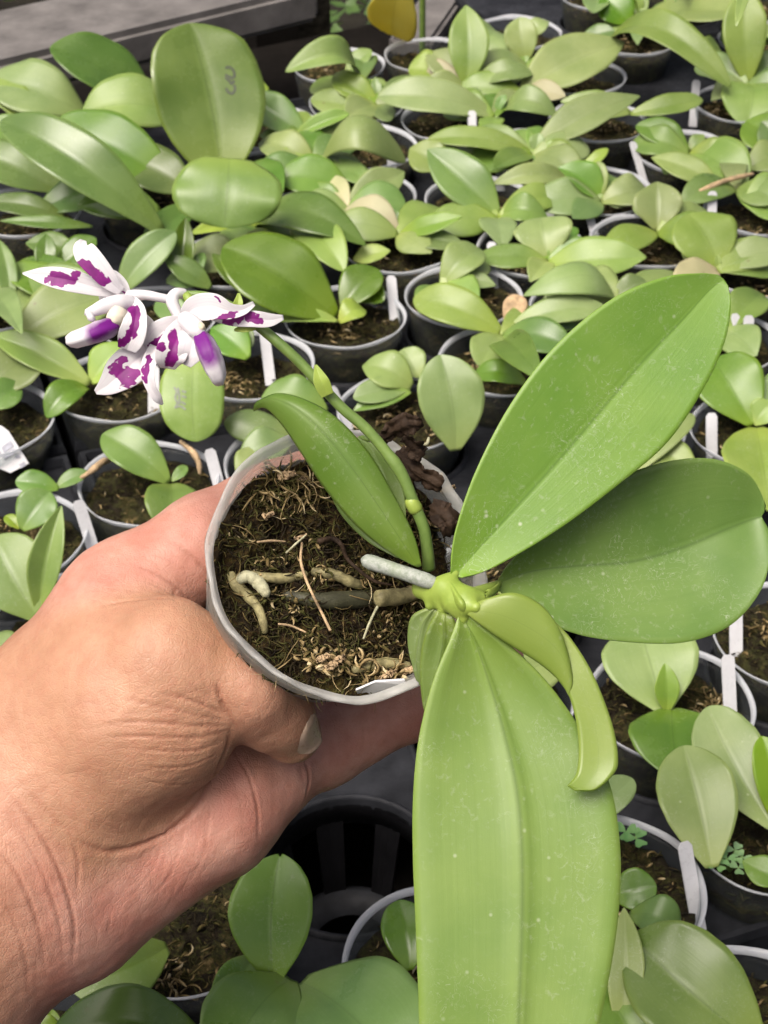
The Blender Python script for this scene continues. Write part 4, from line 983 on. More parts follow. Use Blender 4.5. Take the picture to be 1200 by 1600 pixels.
# label, rim centre in the photograph (or None), leaves (base x,y, tip x,y, width, elevation, kind, options), tags (x, y of its foot, turn, lean)
PLANTS = [
 # ---- far right field, from the back
 ('pale orchid with one round upright leaf before a drooping one, by the yellow leaf', (662, 88), [(728, 134, 728, 8, 66, 50, 'p'), (720, 128, 668, 82, 60, 20, 'p'), (735, 92, 775, 48, 92, 15, 'p', dict(arch=.25)), (705, 120, 638, 108, 62, 8, 'p'), (740, 134, 832, 116, 36, 12, 'p', dict(arch=.2))], []),
 ('seedling with one small upright oval leaf beside a curled one, at the far edge', (808, 50), [(822, 97, 812, 27, 52, 55, 'p'), (826, 60, 858, 34, 30, 30, 'p', dict(arch=.3))], [(788, 92, .3, .2)]),
 ('orchid with long flat pale leaf and a wavy brown-tipped one behind it', (905, 118), [(815, 142, 975, 66, 84, 14, 'p', dict(arch=.03)), (938, 84, 1142, 136, 52, 6, 'p', dict(arch=.30, fold=.3)), (905, 70, 960, 48, 30, 25, 'm')], []),
 ('orchid with a small yellow shoot between broad leaves at the top edge', (985, 60), [(1005, 30, 1160, 22, 78, 18, 'p'), (985, 38, 940, -8, 58, 30, 'd'), (1000, 27, 1040, 3, 20, 45, 'b'), (998, 27, 986, -14, 26, 60, 'b')], []),
 ('orchid with a tall upright leaf and round lower leaves at the right edge', (1160, 160), [(1168, 130, 1164, -14, 68, 58, 'p'), (1172, 132, 1168, 200, 100, -12, 'p', dict(arch=.2)), (1180, 122, 1240, 96, 60, 20, 'm'), (1130, 92, 1080, 84, 44, 10, 'd'), (1174, 126, 1170, 96, 18, 60, 'b')], [(1085, 165, 0, .2)]),
 ('large dark green leaves of an orchid cut by the right edge', (1235, 245), [(1235, 245, 1165, 190, 80, 20, 'm'), (1230, 250, 1190, 190, 60, 35, 'd')], []),
 ('seedling with folded curled leaf at the back left of the field', (548, 118), [(560, 130, 446, 112, 44, 20, 'p', dict(arch=.35, fold=.5)), (540, 112, 580, 78, 28, 30, 'p')], []),
 ('seedling with crossed pale leaves over a dark leaf, behind the arched one', (548, 178), [(588, 160, 520, 118, 44, 22, 'p'), (586, 168, 485, 156, 42, 6, 'p', dict(arch=-.02)), (592, 158, 586, 120, 18, 45, 'm')], []),
 ('orchid with two wide pale leaves spread like wings around tiny new shoot', (690, 205), [(772, 180, 590, 150, 54, 10, 'p', dict(arch=.14)), (785, 172, 872, 182, 42, 4, 'p', dict(arch=.3)), (775, 178, 790, 148, 15, 50, 'm')], [(738, 215, .2, .15)]),
 ('orchid with long grey-green leaf crossing two short ones in midfield', (905, 205), [(832, 236, 1000, 150, 58, 16, 'p', dict(arch=.05)), (985, 176, 876, 158, 42, 8, 'p'), (985, 178, 1098, 156, 34, 8, 'p')], []),
 ('tiny seedling with three narrow leaves spread around a small shoot', (862, 232), [(832, 240, 668, 218, 38, 9, 'p', dict(arch=.12)), (838, 240, 842, 208, 24, 55, 'p'), (838, 240, 895, 236, 30, 6, 'p', dict(arch=.2)), (834, 242, 838, 252, 16, 5, 'm')], [(782, 262, .1, .1)]),
 ('orchid with one long glossy leaf leaning back over its neighbour', (728, 318), [(778, 337, 668, 233, 74, 28, 'm', dict(arch=.06, fold=.25)), (781, 337, 856, 340, 44, 6, 'm', dict(arch=.28, fold=.3)), (700, 262, 640, 232, 60, 12, 'p'), (700, 250, 735, 215, 50, 14, 'p')], []),
 ('seedling with upturned curled leaf and a small upright bluish one', (930, 305), [(940, 312, 872, 262, 52, 30, 'm', dict(arch=.1, fold=.5)), (938, 312, 935, 252, 32, 52, 'p'), (944, 312, 994, 318, 30, 4, 'p'), (892, 284, 768, 288, 34, 6, 'p', dict(arch=.2)), (905, 270, 950, 232, 20, 30, 'b')], [(858, 318, .2, .1), (1000, 262, .8, .3)]),
 ('seedling with a V-folded upright leaf beside the dry twig', (985, 352), [(1027, 360, 1027, 284, 78, 42, 'p', dict(fold=.35)), (1020, 350, 995, 318, 30, 10, 'p')], [(925, 352, .6, .5)]),
 ('orchid with a broad triangular pale leaf and a flat one to its right', (1130, 400), [(1122, 420, 1075, 334, 104, 34, 'p', dict(fold=.05)), (1126, 418, 1225, 394, 52, 10, 'p'), (1126, 424, 1215, 428, 30, -4, 'm'), (1121, 420, 1121, 398, 12, 60, 'b')], [(1112, 345, .1, .1)]),
 ('orchid with blistered pale leaf, behind the dry twig on the right', (1080, 238), [(1076, 238, 994, 196, 44, 16, 'm'), (1080, 236, 1165, 290, 84, -4, 'p', dict(arch=.15)), (1120, 286, 1018, 246, 44, 10, 'p'), (1078, 234, 1100, 210, 24, 30, 'm')], []),
 ('orchid whose long narrow leaf hangs to the right edge, below the dry twig', (1185, 330), [(1150, 292, 1215, 345, 44, -8, 'p'), (1165, 312, 1240, 285, 60, 14, 'p')], []),
 ('seedling with one heart shaped puckered leaf in the middle of the field', (850, 392), [(856, 404, 846, 340, 92, 30, 'p', dict(arch=.15)), (856, 413, 1010, 402, 66, 10, 'p', dict(arch=.10)), (858, 404, 862, 388, 12, 55, 'b')], [(770, 425, .3, .3)]),
 ('orchid with two stacked arching leaves beside the wide pale leaf', (905, 478), [(962, 468, 818, 462, 58, 14, 'p', dict(arch=.32, fold=-.2)), (795, 514, 960, 488, 46, 6, 'p', dict(arch=.14)), (792, 526, 905, 512, 28, -2, 'm'), (960, 470, 1010, 440, 40, 20, 'm')], []),
 ('orchid with one pale drooping leaf over mossy pot, left of the orange scrap', (772, 522), [(784, 520, 646, 466, 62, 10, 'p', dict(arch=.16)), (784, 538, 850, 598, 62, 24, 'm', dict(facing=.8)), (822, 600, 738, 588, 40, 6, 'm', dict(arch=.28))], []),
 ('seedling with a kinked leaf folded over, above the mossy pot', (685, 428), [(690, 446, 752, 390, 58, 18, 'p', dict(arch=.22)), (692, 442, 775, 446, 34, 2, 'p')], []),
 ('seedling with one tan withered leaf and a bright lifted one', (642, 372), [(622, 362, 540, 326, 58, 8, 't', dict(arch=.2)), (625, 366, 722, 338, 32, 22, 'b'), (630, 374, 722, 384, 36, 0, 'm'), (618, 356, 612, 325, 24, 30, 'm')], []),
 ('seedling with forked grey-green leaf, left of the withered one', (588, 312), [(544, 322, 632, 268, 54, 14, 'p', dict(fold=.3)), (575, 276, 510, 246, 28, 8, 'p'), (545, 312, 590, 330, 40, 2, 'p')], [(612, 268, .2, .2)]),
 ('seedling with one leaf arched like a hoop over its pot', (570, 232), [(500, 254, 634, 252, 52, 4, 'p', dict(arch=.62, fold=-.2)), (585, 280, 512, 244, 20, 12, 'p')], []),
 ('seedling with one blade pointing back and a bright edge-on leaf', (462, 198), [(478, 214, 384, 144, 56, 22, 'm'), (458, 216, 546, 178, 24, 20, 'b', dict(fold=.5)), (420, 140, 370, 128, 26, 12, 'b')], []),
 ('orchid with pale dull leaves close to the big dark leaved plants', (470, 268), [(492, 258, 404, 224, 58, 8, 'p', dict(arch=.2)), (548, 298, 436, 278, 66, 12, 'm'), (540, 320, 470, 300, 40, 4, 'p')], []),
 # ---- big dark plants at the left
 ('big orchid with one tall upright leaf marked in ink, far left', (235, 300), [(345, 262, 296, 36, 176, 50, 'd', dict(fold=.14, arch=.02, ob=True)), (358, 247, 350, 356, 172, -38, 'm', dict(arch=.14, ob=True, fold=-.04, bz=.075, facing=.6)), (300, 300, 190, 250, 80, 14, 'd'), (310, 320, 230, 395, 50, -8, 'd'), (250, 330, 120, 322, 60, 8, 'd'), (380, 262, 442, 300, 60, 12, 'm'), (240, 172, 78, 74, 92, 35, 'd'), (292, 190, 128, 176, 84, 12, 'p', dict(arch=.22)), (272, 290, 74, 200, 98, 16, 'm', dict(arch=.12)), (256, 366, 2, 188, 86, 26, 'd', dict(arch=.16, fold=.3))], []),
 ('big orchid with pale and dark overlapping leaves cut by the left edge', (40, 330), [(132, 178, -20, 130, 92, 14, 'p', dict(arch=.14)), (60, 200, -30, 120, 60, 18, 'p'), (100, 300, -60, 235, 74, 18, 'd'), (100, 340, -20, 318, 40, 8, 'd'), (145, 354, 0, 345, 22, 6, 'd'), (70, 430, 72, 365, 36, 40, 'd'), (15, 480, -4, 372, 34, 40, 'm'), (60, 250, -20, 190, 60, 24, 'm'), (120, 395, 40, 380, 44, 8, 'd'), (60, 330, 160, 300, 50, 14, 'm'), (30, 410, 110, 425, 40, 10, 'd')], []),
 ('big glossy orchid with broad shining leaf above the dark pot', (532, 500), [(402, 350, 572, 384, 80, 8, 'd', dict(arch=.24, fold=.1)), (525, 496, 348, 386, 122, 26, 'd', dict(arch=.1, fold=.12)), (464, 364, 538, 424, 66, 6, 'b', dict(arch=.2)), (552, 406, 610, 392, 32, 14, 'b', dict(pointed=True)), (535, 482, 590, 420, 62, 24, 'd'), (528, 502, 428, 500, 24, 6, 'b', dict(fold=.4)), (530, 504, 568, 482, 40, 10, 'b', dict(arch=.3)), (422, 346, 296, 366, 30, 4, 'b', dict(fold=.5)), (388, 462, 332, 396, 32, 26, 'd'), (470, 430, 420, 370, 70, 24, 'd'), (540, 450, 600, 470, 44, 4, 'd')], [(615, 480, .4, .25)]),
 ('orchid behind the flowers with a lanceolate leaf leaning right', (240, 500), [(186, 462, 274, 362, 52, 36, 'm'), (284, 444, 290, 340, 38, 48, 'd', dict(fold=.5)), (176, 505, 44, 424, 86, 16, 'm'), (300, 445, 318, 395, 24, 40, 'm'), (260, 440, 320, 432, 36, 10, 'm'), (300, 520, 245, 470, 44, 14, 'm'), (330, 520, 395, 540, 60, 4, 'm'), (330, 450, 255, 400, 40, 30, 'd'), (130, 470, 10, 420, 60, 14, 'm'), (90, 420, 150, 372, 44, 26, 'd')], []),
 ('orchid with bright pointed leaf pair and grey-green leaves at left edge', (172, 604), [(140, 600, -14, 524, 58, 16, 'b', dict(fold=.4, pointed=True)), (142, 598, 200, 536, 58, 30, 'b'), (20, 535, 176, 462, 88, 12, 'p'), (-40, 620, 62, 540, 92, 12, 'p'), (138, 606, 72, 652, 46, -6, 'd', dict(arch=.25))], [(240, 625, .2, .2)]),
 ('potted orchid at the left edge with a large white printed tag', (5, 648), [(-30, 640, 30, 600, 50, 10, 'm')], []),
 ('orchid with one oval leaf hanging down, printed in grey, below the flowers', (398, 562), [(306, 545, 305, 690, 102, -42, 'p', dict(fold=-.08, arch=.08, ob=True, bz=.05, facing=.6)), (388, 560, 330, 512, 60, 20, 'm'), (425, 506, 392, 470, 46, 20, 'm')], [(418, 560, .5, .35)]),
 # ---- middle
 ('orchid with one upright round ribbed leaf behind the held pot', (612, 650), [(712, 704, 688, 554, 104, 54, 'm', dict(fold=.12)), (644, 604, 566, 572, 62, 12, 'p', dict(arch=.2)), (640, 606, 552, 622, 40, 2, 'm'), (642, 612, 552, 642, 34, -8, 'm'), (655, 590, 630, 545, 50, 30, 'p')], [(540, 655, 1.2, .2)]),
 ('orchid with two rounded leaves stacked just left of the held pot', (418, 726), [(512, 644, 408, 622, 66, 10, 'm', dict(arch=.15)), (458, 676, 350, 660, 50, 10, 'm', dict(fold=-.2)), (455, 690, 372, 718, 60, -6, 'm', dict(arch=.15)), (410, 700, 372, 745, 50, -10, 'p')], []),
 ('seedling with one shiny leaf over pale moss, above the index finger', (242, 764), [(264, 754, 160, 678, 68, 24, 'm', dict(arch=.12, fold=.2)), (266, 756, 262, 832, 84, -8, 'm', dict(arch=.2)), (268, 752, 292, 728, 18, 20, 'm')], [(342, 758, .8, .2)]),
 ('seedling with small round cupped leaves at the left edge', (82, 842), [(34, 828, 78, 768, 62, 30, 'm', dict(fold=.2)), (92, 764, 24, 752, 36, 12, 'm'), (88, 762, 142, 738, 26, 12, 'm'), (30, 826, 8, 806, 20, 20, 'b')], [(140, 840, .9, .2)]),
 ('orchid with one broad leaf and one upright folded leaf, left of the hand', (95, 945), [(60, 968, -8, 838, 118, 34, 'p', dict(facing=.6)), (62, 962, 96, 790, 52, 52, 'm', dict(fold=.6, pointed=True)), (30, 1060, -30, 1000, 90, 10, 'p')], []),
 # ---- right of the held plant
 ('orchid with puckered wet leaf around a bright new shoot at the right edge', (1150, 672), [(1176, 664, 1112, 560, 104, 22, 'm', dict(wave=.05, arch=.12)), (1182, 668, 1205, 800, 130, -8, 'p', dict(arch=.12)), (1178, 664, 1208, 628, 44, 40, 'b'), (1180, 660, 1260, 590, 80, 20, 'm')], [(1112, 702, .2, .15)]),
 ('orchid half hidden behind the broad right leaf, with a narrow pale leaf', (1000, 668), [(985, 745, 1084, 648, 52, 18, 'p'), (1090, 745, 1000, 690, 60, 10, 'p')], [(1170, 545, .2, .1)]),
 ('plant hidden by the upright held leaf, dark pot showing at its edge', (1120, 530), [(1130, 510, 1080, 480, 40, 10, 'p')], [(1160, 540, .7, .3)]),
 ('orchid with heart shaped dark leaf and bright pointed new shoot', (1062, 1100), [(1038, 1112, 1000, 978, 150, 16, 'p', dict(arch=.04)), (1050, 1106, 1062, 1226, 142, 2, 'd', dict(fold=.12, arch=.1, pointed=True)), (1042, 1112, 1039, 1036, 40, 52, 'b', dict(fold=.3, pointed=True))], [(1140, 1092, .3, .2)]),
 ('orchid with long matt leaf and a bright lifted leaf at the lower right edge', (1178, 1285), [(1112, 1356, 1068, 1165, 122, 22, 'p', dict(arch=.05)), (1208, 1294, 1106, 1104, 106, 18, 'p', dict(arch=.05)), (1215, 1290, 1190, 1150, 62, 40, 'b'), (1230, 1380, 1160, 1345, 50, 4, 'm')], []),
 ('small leaved seedling at the right of the big hanging leaf', (958, 1392), [(955, 1400, 1026, 1384, 66, 18, 'd', dict(facing=.7)), (982, 1430, 1064, 1462, 66, -4, 'm', dict(arch=.4)), (968, 1610, 975, 1418, 60, 30, 'p'), (925, 1290, 988, 1216, 54, 14, 'p')], [(1082, 1392, .6, .2)]),
 ('orchid with one very large satin leaf in the bottom right corner', (1165, 1610), [(1190, 1640, 986, 1462, 168, 16, 'm', dict(arch=.1)), (1010, 1650, 945, 1535, 120, 10, 'm')], []),
 ('orchid mostly outside the frame at the right, white tag in brown moss', (1230, 995), [(1260, 1010, 1215, 1090, 40, 0, 'm')], [(1150, 1000, .2, .2)]),
 ('mossy pot with the pale leaf below the wrist', (318, 1445), [(262, 1480, 110, 1545, 112, 2, 'p', dict(arch=.12, facing=.7))], []),
 ('orchid with wide glossy leaves and a notched upright leaf at the bottom', (430, 1625), [(428, 1535, 438, 1334, 132, 40, 'h', dict(fold=.22, notch=True)), (470, 1535, 640, 1690, 210, 8, 'm', dict(arch=.12)), (455, 1530, 345, 1680, 150, 6, 'm', dict(arch=.14)), (405, 1492, 330, 1610, 66, 10, 'm', dict(facing=.7))], []),
 ('seedling with dark moss and one small round leaf, left of the hanging leaf', (622, 1492), [(640, 1516, 624, 1406, 76, 24, 'd')], []),
 ('dark leaved orchid in the bottom left corner under the wrist', (170, 1660), [(330, 1640, 70, 1630, 110, 10, 'd', dict(arch=.3)), (60, 1615, 84, 1578, 46, 20, 'b'), (100, 1640, 30, 1590, 50, 14, 'b')], []),
]
# pots stand in the trays without overlapping: nudge the centres apart
cent = np.array([G(*p[1], RIM_Z)[:2] for p in PLANTS])
fixed = {i for i, p in enumerate(PLANTS) if p[1][1] > 600}
EMPTY = G(548, 1352, 0.0)[:2]
for it in range(200):
    mv = np.zeros_like(cent)
    for i in range(len(cent)):
        for j in range(i):
            d = cent[i]-cent[j]; L = np.linalg.norm(d)
            if L < 0.0862:
                s = d/(L+1e-9)*(0.0862-L)*0.5; mv[i] += s*(0.4 if i in fixed else 1); mv[j] -= s*(0.4 if j in fixed else 1)
        d = cent[i]-EMPTY; L = np.linalg.norm(d)
        if L < 0.088: mv[i] += d/(L+1e-9)*(0.088-L)
    cent += 0.5*mv
# pots that fill the gaps of the photograph's rows, leaves of their own
fill = []
rf = random.Random(11)
for iy in range(-2, 26):
    for ix in range(-14, 14):
        q = G(600, 800)[:2] + U2[:2]*(ix+0.5*(iy % 2))*0.089 + V2_[:2]*(iy-6)*0.079
        x, y = pix((q[0], q[1], RIM_Z))
        if depth_of((q[0], q[1], RIM_Z)) < 0.2: continue
        if not (-110 < x < 1310 and -90 < y < 1720): continue
        if y < 150 and x < 400: continue
        if y < 135-(x-400)*0.36: continue
        if min(np.linalg.norm(cent-q, axis=1).min(), np.linalg.norm(EMPTY-q)) < 0.0845: continue
        if fill and np.linalg.norm(np.array(fill)-q, axis=1).min() < 0.084: continue
        fill.append(q)
def pot_thing(q, label, i, grp=GRP):
    t = thing('potted_orchid', label, 'orchid', (q[0], q[1], RIM_Z-PH), grp)
    po = put('pot', pot_me, M['pot'], t, (0, 0, PH), 1.3*i)
    put('pot_rim', rim_me[i % 3], M['pot_rim'], po)
    mo = put('moss', moss_me[i % 5], M['moss'], t, (0, 0, PH), 2.1*i)
    put('moss_strands', strand_me[i % 5], M['strand'], mo, kind='stuff')
    return t
def add_leaf(t, spec, seed):
    bx, by, tx, ty, w, e, kk = spec[:7]; op = dict(spec[7]) if len(spec) > 7 else {}
    b3 = G(bx, by, RIM_Z+0.004+op.pop('bz', 0)); t3 = elev_tip(b3, tx, ty, e)
    big = w > 95
    v, f, uv = leaf_geo(b3, t3, w, seed=seed, n=44 if big else 30, nu=8 if big else 6, **op)
    o = bpy.data.objects.new('leaf', mesh('leaf', v, f, uv)); col.objects.link(o); o.parent = t
    o.matrix_parent_inverse = Matrix.Translation(t.location).inverted(); o.data.materials.append(M[MATK[kk]])
    return o
def add_tag(t, x, y, turn, lean):
    q = G(x, y, RIM_Z-0.004); d = q-np.array(t.location)
    o = bpy.data.objects.new('plant_tag', tag_me); col.objects.link(o); o.parent = t
    o.location = tuple(d); o.rotation_euler = (-lean-0.45, lean*0.5, turn*0.7); o.scale = (0.55, 1, 0.74)
    if not tag_me.materials: tag_me.materials.append(M['tag'])
    return o
big_leaf = None; print_leaf = None; tagged = None
for i, (lab, pc, leaves, tags) in enumerate(PLANTS):
    t = pot_thing(cent[i], lab, i)
    for j, sp in enumerate(leaves):
        o = add_leaf(t, sp, i*20+j)
        if lab.startswith('big orchid with one tall') and j == 0: big_leaf = o
        if 'printed in grey' in lab and j == 0: print_leaf = o
    if 'white printed tag' in lab: tagged = t
    if pc[1] < 610 and pc[0] > 430:
        # the lower, older leaves lying half under the others
        x, y = leaves[0][0], leaves[0][1]; s_ = (0.113*(y+1127))/160.0; rq = random.Random(i*13+5)
        a0 = rq.uniform(0, 6.28)
        for j in range(rq.choice([3, 3, 4])):
            a = a0+j*1.75+rq.uniform(-.5, .5); Lp = rq.uniform(75, 125)*s_
            add_leaf(t, (x, y+4, x+math.cos(a)*Lp, y+4+math.sin(a)*Lp*0.42-6, rq.uniform(38, 60)*s_, rq.uniform(-3, 7), rq.choice('pppmt' if j == 0 else 'ppm'), dict(arch=rq.uniform(.05, .2), fold=rq.uniform(-.1, .25), wave=rq.uniform(.01, .05))), 9000+i*9+j)
    for tg in tags: add_tag(t, *tg)
used_lab = set()
def near_label(q):
    order = np.argsort(np.linalg.norm(cent-q, axis=1))
    for j in order:
        d = q-cent[j]; u, v = d[0], d[1]
        w = ('just right of' if u > 0 else 'just left of') if abs(u) > abs(v) else ('right behind' if v > 0 else 'right in front of')
        nm = PLANTS[j][0].split(',')[0].split(' ')
        lab = 'young potted orchid '+w+' the '+' '.join(nm[:9])
        while lab.split(' ')[-1] in ('a', 'an', 'the', 'with', 'of', 'and', 'on', 'behind', 'beside', 'around', 'to', 'by', 'over', 'one', 'two', 'over', 'its', 'before', 'below', 'left', 'dark', 'in', 'between', 'under', 'back', 'like', 'half', 'short', 'small', 'pale'): lab = lab.rsplit(' ', 1)[0]
        if lab not in used_lab: used_lab.add(lab); return lab
for i, q in enumerate(fill):
    x, y = pix((q[0], q[1], RIM_Z))
    t = pot_thing(q, near_label(q), i+60)
    s_ = (0.113*(y+1127))/160.0
    for j in range(rf.choice([2, 3, 4])):
        a = rf.uniform(0, 6.28); Lp = rf.uniform(60, 125)*s_
        add_leaf(t, (x+rf.uniform(-14, 14)*s_, y+rf.uniform(0, 14)*s_, x+math.cos(a)*Lp, y+math.sin(a)*Lp*0.5-4, rf.uniform(38, 66)*s_, rf.uniform(2, 24), rf.choice('ppmm'), dict(arch=rf.uniform(.05, .22))), 5000+i*9+j)

# ------------------------------------------------------------------ trays
def uv_of(p): p = np.asarray(p)[:2]; return p@U2[:2], p@V2_[:2]
vA = uv_of(G(100, 716, 0))[1]; vB = uv_of(G(1165, 1486, 0))[1]
Dv = vA-vB; Wu = 0.53
allp = [tuple(c) for c in cent]+[tuple(q) for q in fill]
def uvw(u, v, z): return tuple(U2*u+V2_*v+np.array([0, 0, z]))
u_e, v_e = uv_of(EMPTY)
nt = 0
for iv in range(-1, 5):
    v0, v1 = vB+iv*Dv+0.004, vB+(iv+1)*Dv-0.004
    for iu in range(-3, 4):
        u0, u1 = iu*Wu+0.09+0.003, (iu+1)*Wu+0.09-0.003
        cs = [uvw(u, v, 0) for u, v in ((u0, v0), (u1, v0), (u1, v1), (u0, v1), ((u0+u1)/2, (v0+v1)/2))]
        pp = [pix(c) for c in cs if depth_of(c) > 0.15]
        if not pp or not any(-260 < a < 1460 and -160 < b < 1900 for a, b in pp): continue
        cx, cy = pix(cs[4])
        if sum(u0 < uv_of(p)[0] < u1 and v0 < uv_of(p)[1] < v1 for p in allp) < 2: continue
        inside = [uv_of(p) for p in allp]
        inside = [(a, b) for a, b in inside if u0+0.042 < a < u1-0.042 and v0+0.042 < b < v1-0.042]
        holes = list(inside); emp = u0 < u_e < u1 and v0 < v_e < v1
        if emp: holes.append((u_e, v_e))
        bm = bmesh.new(); edges = []
        # top sheet with round sockets, then thickness
        nx_, ny_ = 14, 10
        per = [(u0+(u1-u0)*i/nx_, v0) for i in range(nx_)]+[(u1, v0+(v1-v0)*i/ny_) for i in range(ny_)]+[(u1-(u1-u0)*i/nx_, v1) for i in range(nx_)]+[(u0, v1-(v1-v0)*i/ny_) for i in range(ny_)]
        loops = [per]
        for a, b in holes:
            r = 0.0405 if (a, b) == (u_e, v_e) else 0.0392
            loops.append([(a+r*math.cos(2*math.pi*k/28), b+r*math.sin(2*math.pi*k/28)) for k in range(28)])
        for lp in loops:
            vs = [bm.verts.new(uvw(a, b, 0)) for a, b in lp]
            edges += [bm.edges.new((vs[k], vs[(k+1) % len(vs)])) for k in range(len(vs))]
        bmesh.ops.triangle_fill(bm, use_beauty=True, use_dissolve=False, edges=edges, normal=(0, 0, 1))
        bmesh.ops.recalc_face_normals(bm, faces=bm.faces)
        if sum(fc.normal.z for fc in bm.faces) < 0: bmesh.ops.reverse_faces(bm, faces=bm.faces)
        ext = bmesh.ops.extrude_face_region(bm, geom=list(bm.faces))
        bmesh.ops.translate(bm, verts=[g for g in ext['geom'] if isinstance(g, bmesh.types.BMVert)], vec=(0, 0, -0.004))
        bmesh.ops.recalc_face_normals(bm, faces=bm.faces)
        me = bpy.data.meshes.new('tray_deck'); bm.to_mesh(me); bm.free()
        lab = {0: 'black plastic tray'}.get(0)
        xc, yc = pix(uvw((u0+u1)/2, (v0+v1)/2, 0))
        side = ('left edge' if xc < 150 else 'left half' if xc < 500 else 'middle' if xc < 750 else 'right half' if xc < 1050 else 'right edge')
        t = thing('propagation_tray', 'black plastic cell tray with an empty socket below the held pot' if emp else 'black cell tray in the %s row of trays, at the %s' % (['nearest', 'nearest', 'second', 'third', 'fourth', 'farthest'][iv+1], side), 'tray', uvw((u0+u1)/2, (v0+v1)/2, -0.07), 'black plastic trays holding the pots')
        link('tray_deck', me, M['tray'], t)
        # raised lip round the edge and a skirt
        vv = []; ff = []
        lipp = [(-0.0005, -0.05), (-0.0005, 0.0015), (0.001, 0.006), (0.004, 0.006), (0.0055, 0.0006)]
        cor = [(u0, v0, 1, 1), (u1, v0, -1, 1), (u1, v1, -1, -1), (u0, v1, 1, -1)]
        for (a, b, sa, sb) in cor:
            for (o_, z) in lipp: vv.append(uvw(a+sa*o_, b+sb*o_, z))
        m_ = len(lipp)
        for k in range(4):
            for j in range(m_-1): ff.append((k*m_+j, ((k+1) % 4)*m_+j, ((k+1) % 4)*m_+j+1, k*m_+j+1))
        link('tray_lip', mesh('tray_lip', vv, ff, smooth=False), M['tray'], t)
        # a low ring round every socket
        rv = []; rfc = []
        for a, b in holes:
            r = 0.0405 if (a, b) == (u_e, v_e) else 0.0392
            vv, ff = lathe([(r+0.0035, 0.0002), (r+0.0025, 0.0022), (r+0.0006, 0.0024), (r-0.0002, 0.0006), (r-0.0006, -0.012)], 36)
            o = len(rv); rv += [tuple(np.array(uvw(a, b, 0))+np.array(p)) for p in vv]; rfc += [tuple(i+o for i in q) for q in ff]
            if (a, b) == (u_e, v_e):
                link('socket_ring', mesh('empty_socket_ring', rv[o:], ff), M['tray'], t, 'ring of the empty socket'); rv = rv[:o]; rfc = rfc[:-len(ff)]
                # the cup below it: ribs with open windows and a ring at its foot
                cz = np.array(uvw(a, b, 0)); hh = 0.062
                vv2, ff2 = lathe([(r-0.0004, -0.003), (r-0.001, -0.014), (r-0.0025, -0.014), (r-0.0022, -0.003)], 48)
                link('socket_wall', mesh('socket_wall', [tuple(cz+np.array(p)) for p in vv2], ff2), M['socket'], t)
                for k in range(8):
                    a0 = 2*math.pi*k/8+0.3; wv = []; n_ = 5
                    for z, rr in ((-0.012, r-0.0008), (-hh, 0.031)):
                        for i_ in range(n_):
                            aa = a0+(i_/(n_-1)-0.5)*0.36
                            wv.append(tuple(cz+np.array([rr*math.cos(aa), rr*math.sin(aa), z])))
                            wv.append(tuple(cz+np.array([(rr-0.0016)*math.cos(aa), (rr-0.0016)*math.sin(aa), z])))
                    wf = []
                    for i_ in range(n_-1):
                        c0 = 2*i_; c1 = 2*n_+2*i_
                        wf += [(c0, c0+2, c1+2, c1), (c0+1, c1+1, c1+3, c0+3)]
                    wf += [(0, 2*n_, 2*n_+1, 1), (2*n_-2, 2*n_-1, 4*n_-1, 4*n_-2)]
                    link('socket_rib', mesh('socket_rib', wv, wf, smooth=False), M['socket'], t)
                vv2, ff2 = lathe([(0.033, -hh), (0.0335, -hh+0.005), (0.030, -hh+0.006), (0.022, -hh+0.002), (0.020, -hh-0.001)], 40)
                link('socket_floor', mesh('socket_floor', [tuple(cz+np.array(p)) for p in vv2], ff2), M['tray'], t)
        if rv: link('socket_rings', mesh('socket_rings', rv, rfc), M['tray'], t, kind='stuff')
        nt += 1

# printed writing on two leaves, and the big tag at the left edge
dg = bpy.context.evaluated_depsgraph_get()
def on_leaf(o, strokes, w, mat, name):
    me = o.data; bt = BVHTree.FromPolygons([tuple(v.co) for v in me.vertices], [tuple(p.vertices) for p in me.polygons])
    V = []; Fc = []
    for st in strokes:
        c = crom(np.array(st, float), 5*len(st)); tg = np.gradient(c, axis=0); tg /= np.linalg.norm(tg, axis=1)[:, None]+1e-9
        nx = np.stack([-tg[:, 1], tg[:, 0]], 1); prev = None
        for a, b in zip(c-nx*w/2, c+nx*w/2):
            pr = []
            for x, y in (a, b):
                h = bt.ray_cast(Vector(C0), Vector(ray(x, y)).normalized())
                if h[0] is None: pr = None; break
                nn = h[1] if h[1].dot(Vector(ray(x, y))) < 0 else -h[1]
                pr.append(h[0]+nn*0.00035)
            if pr is None: prev = None; continue
            i0 = len(V); V += [tuple(p) for p in pr]
            if prev is not None: Fc.append((prev, prev+1, i0+1, i0))
            prev = i0
    if not Fc: return
    k = bpy.data.objects.new(name, mesh(name, V, Fc)); k.data.materials.append(M[mat]); col.objects.link(k)
    k.parent = o
on_leaf(big_leaf, [[(352, 107), (357, 105), (363, 108), (366, 114), (366, 122)], [(352, 117), (358, 120), (365, 123)], [(352, 121), (358, 126), (362, 131), (366, 126)], [(353, 138), (357, 144), (363, 146), (367, 140), (366, 133)]], 4.4, 'ink', 'ink_writing')
on_leaf(print_leaf, [[(272, 605), (276, 612), (274, 622), (277, 630), (273, 638)], [(278, 606), (280, 618), (280, 632)], [(284, 611), (291, 613)], [(284, 619), (291, 621)], [(283, 628), (290, 632)], [(273, 637), (282, 635), (290, 640)]], 3.4, 'ink_grey', 'ink_writing')
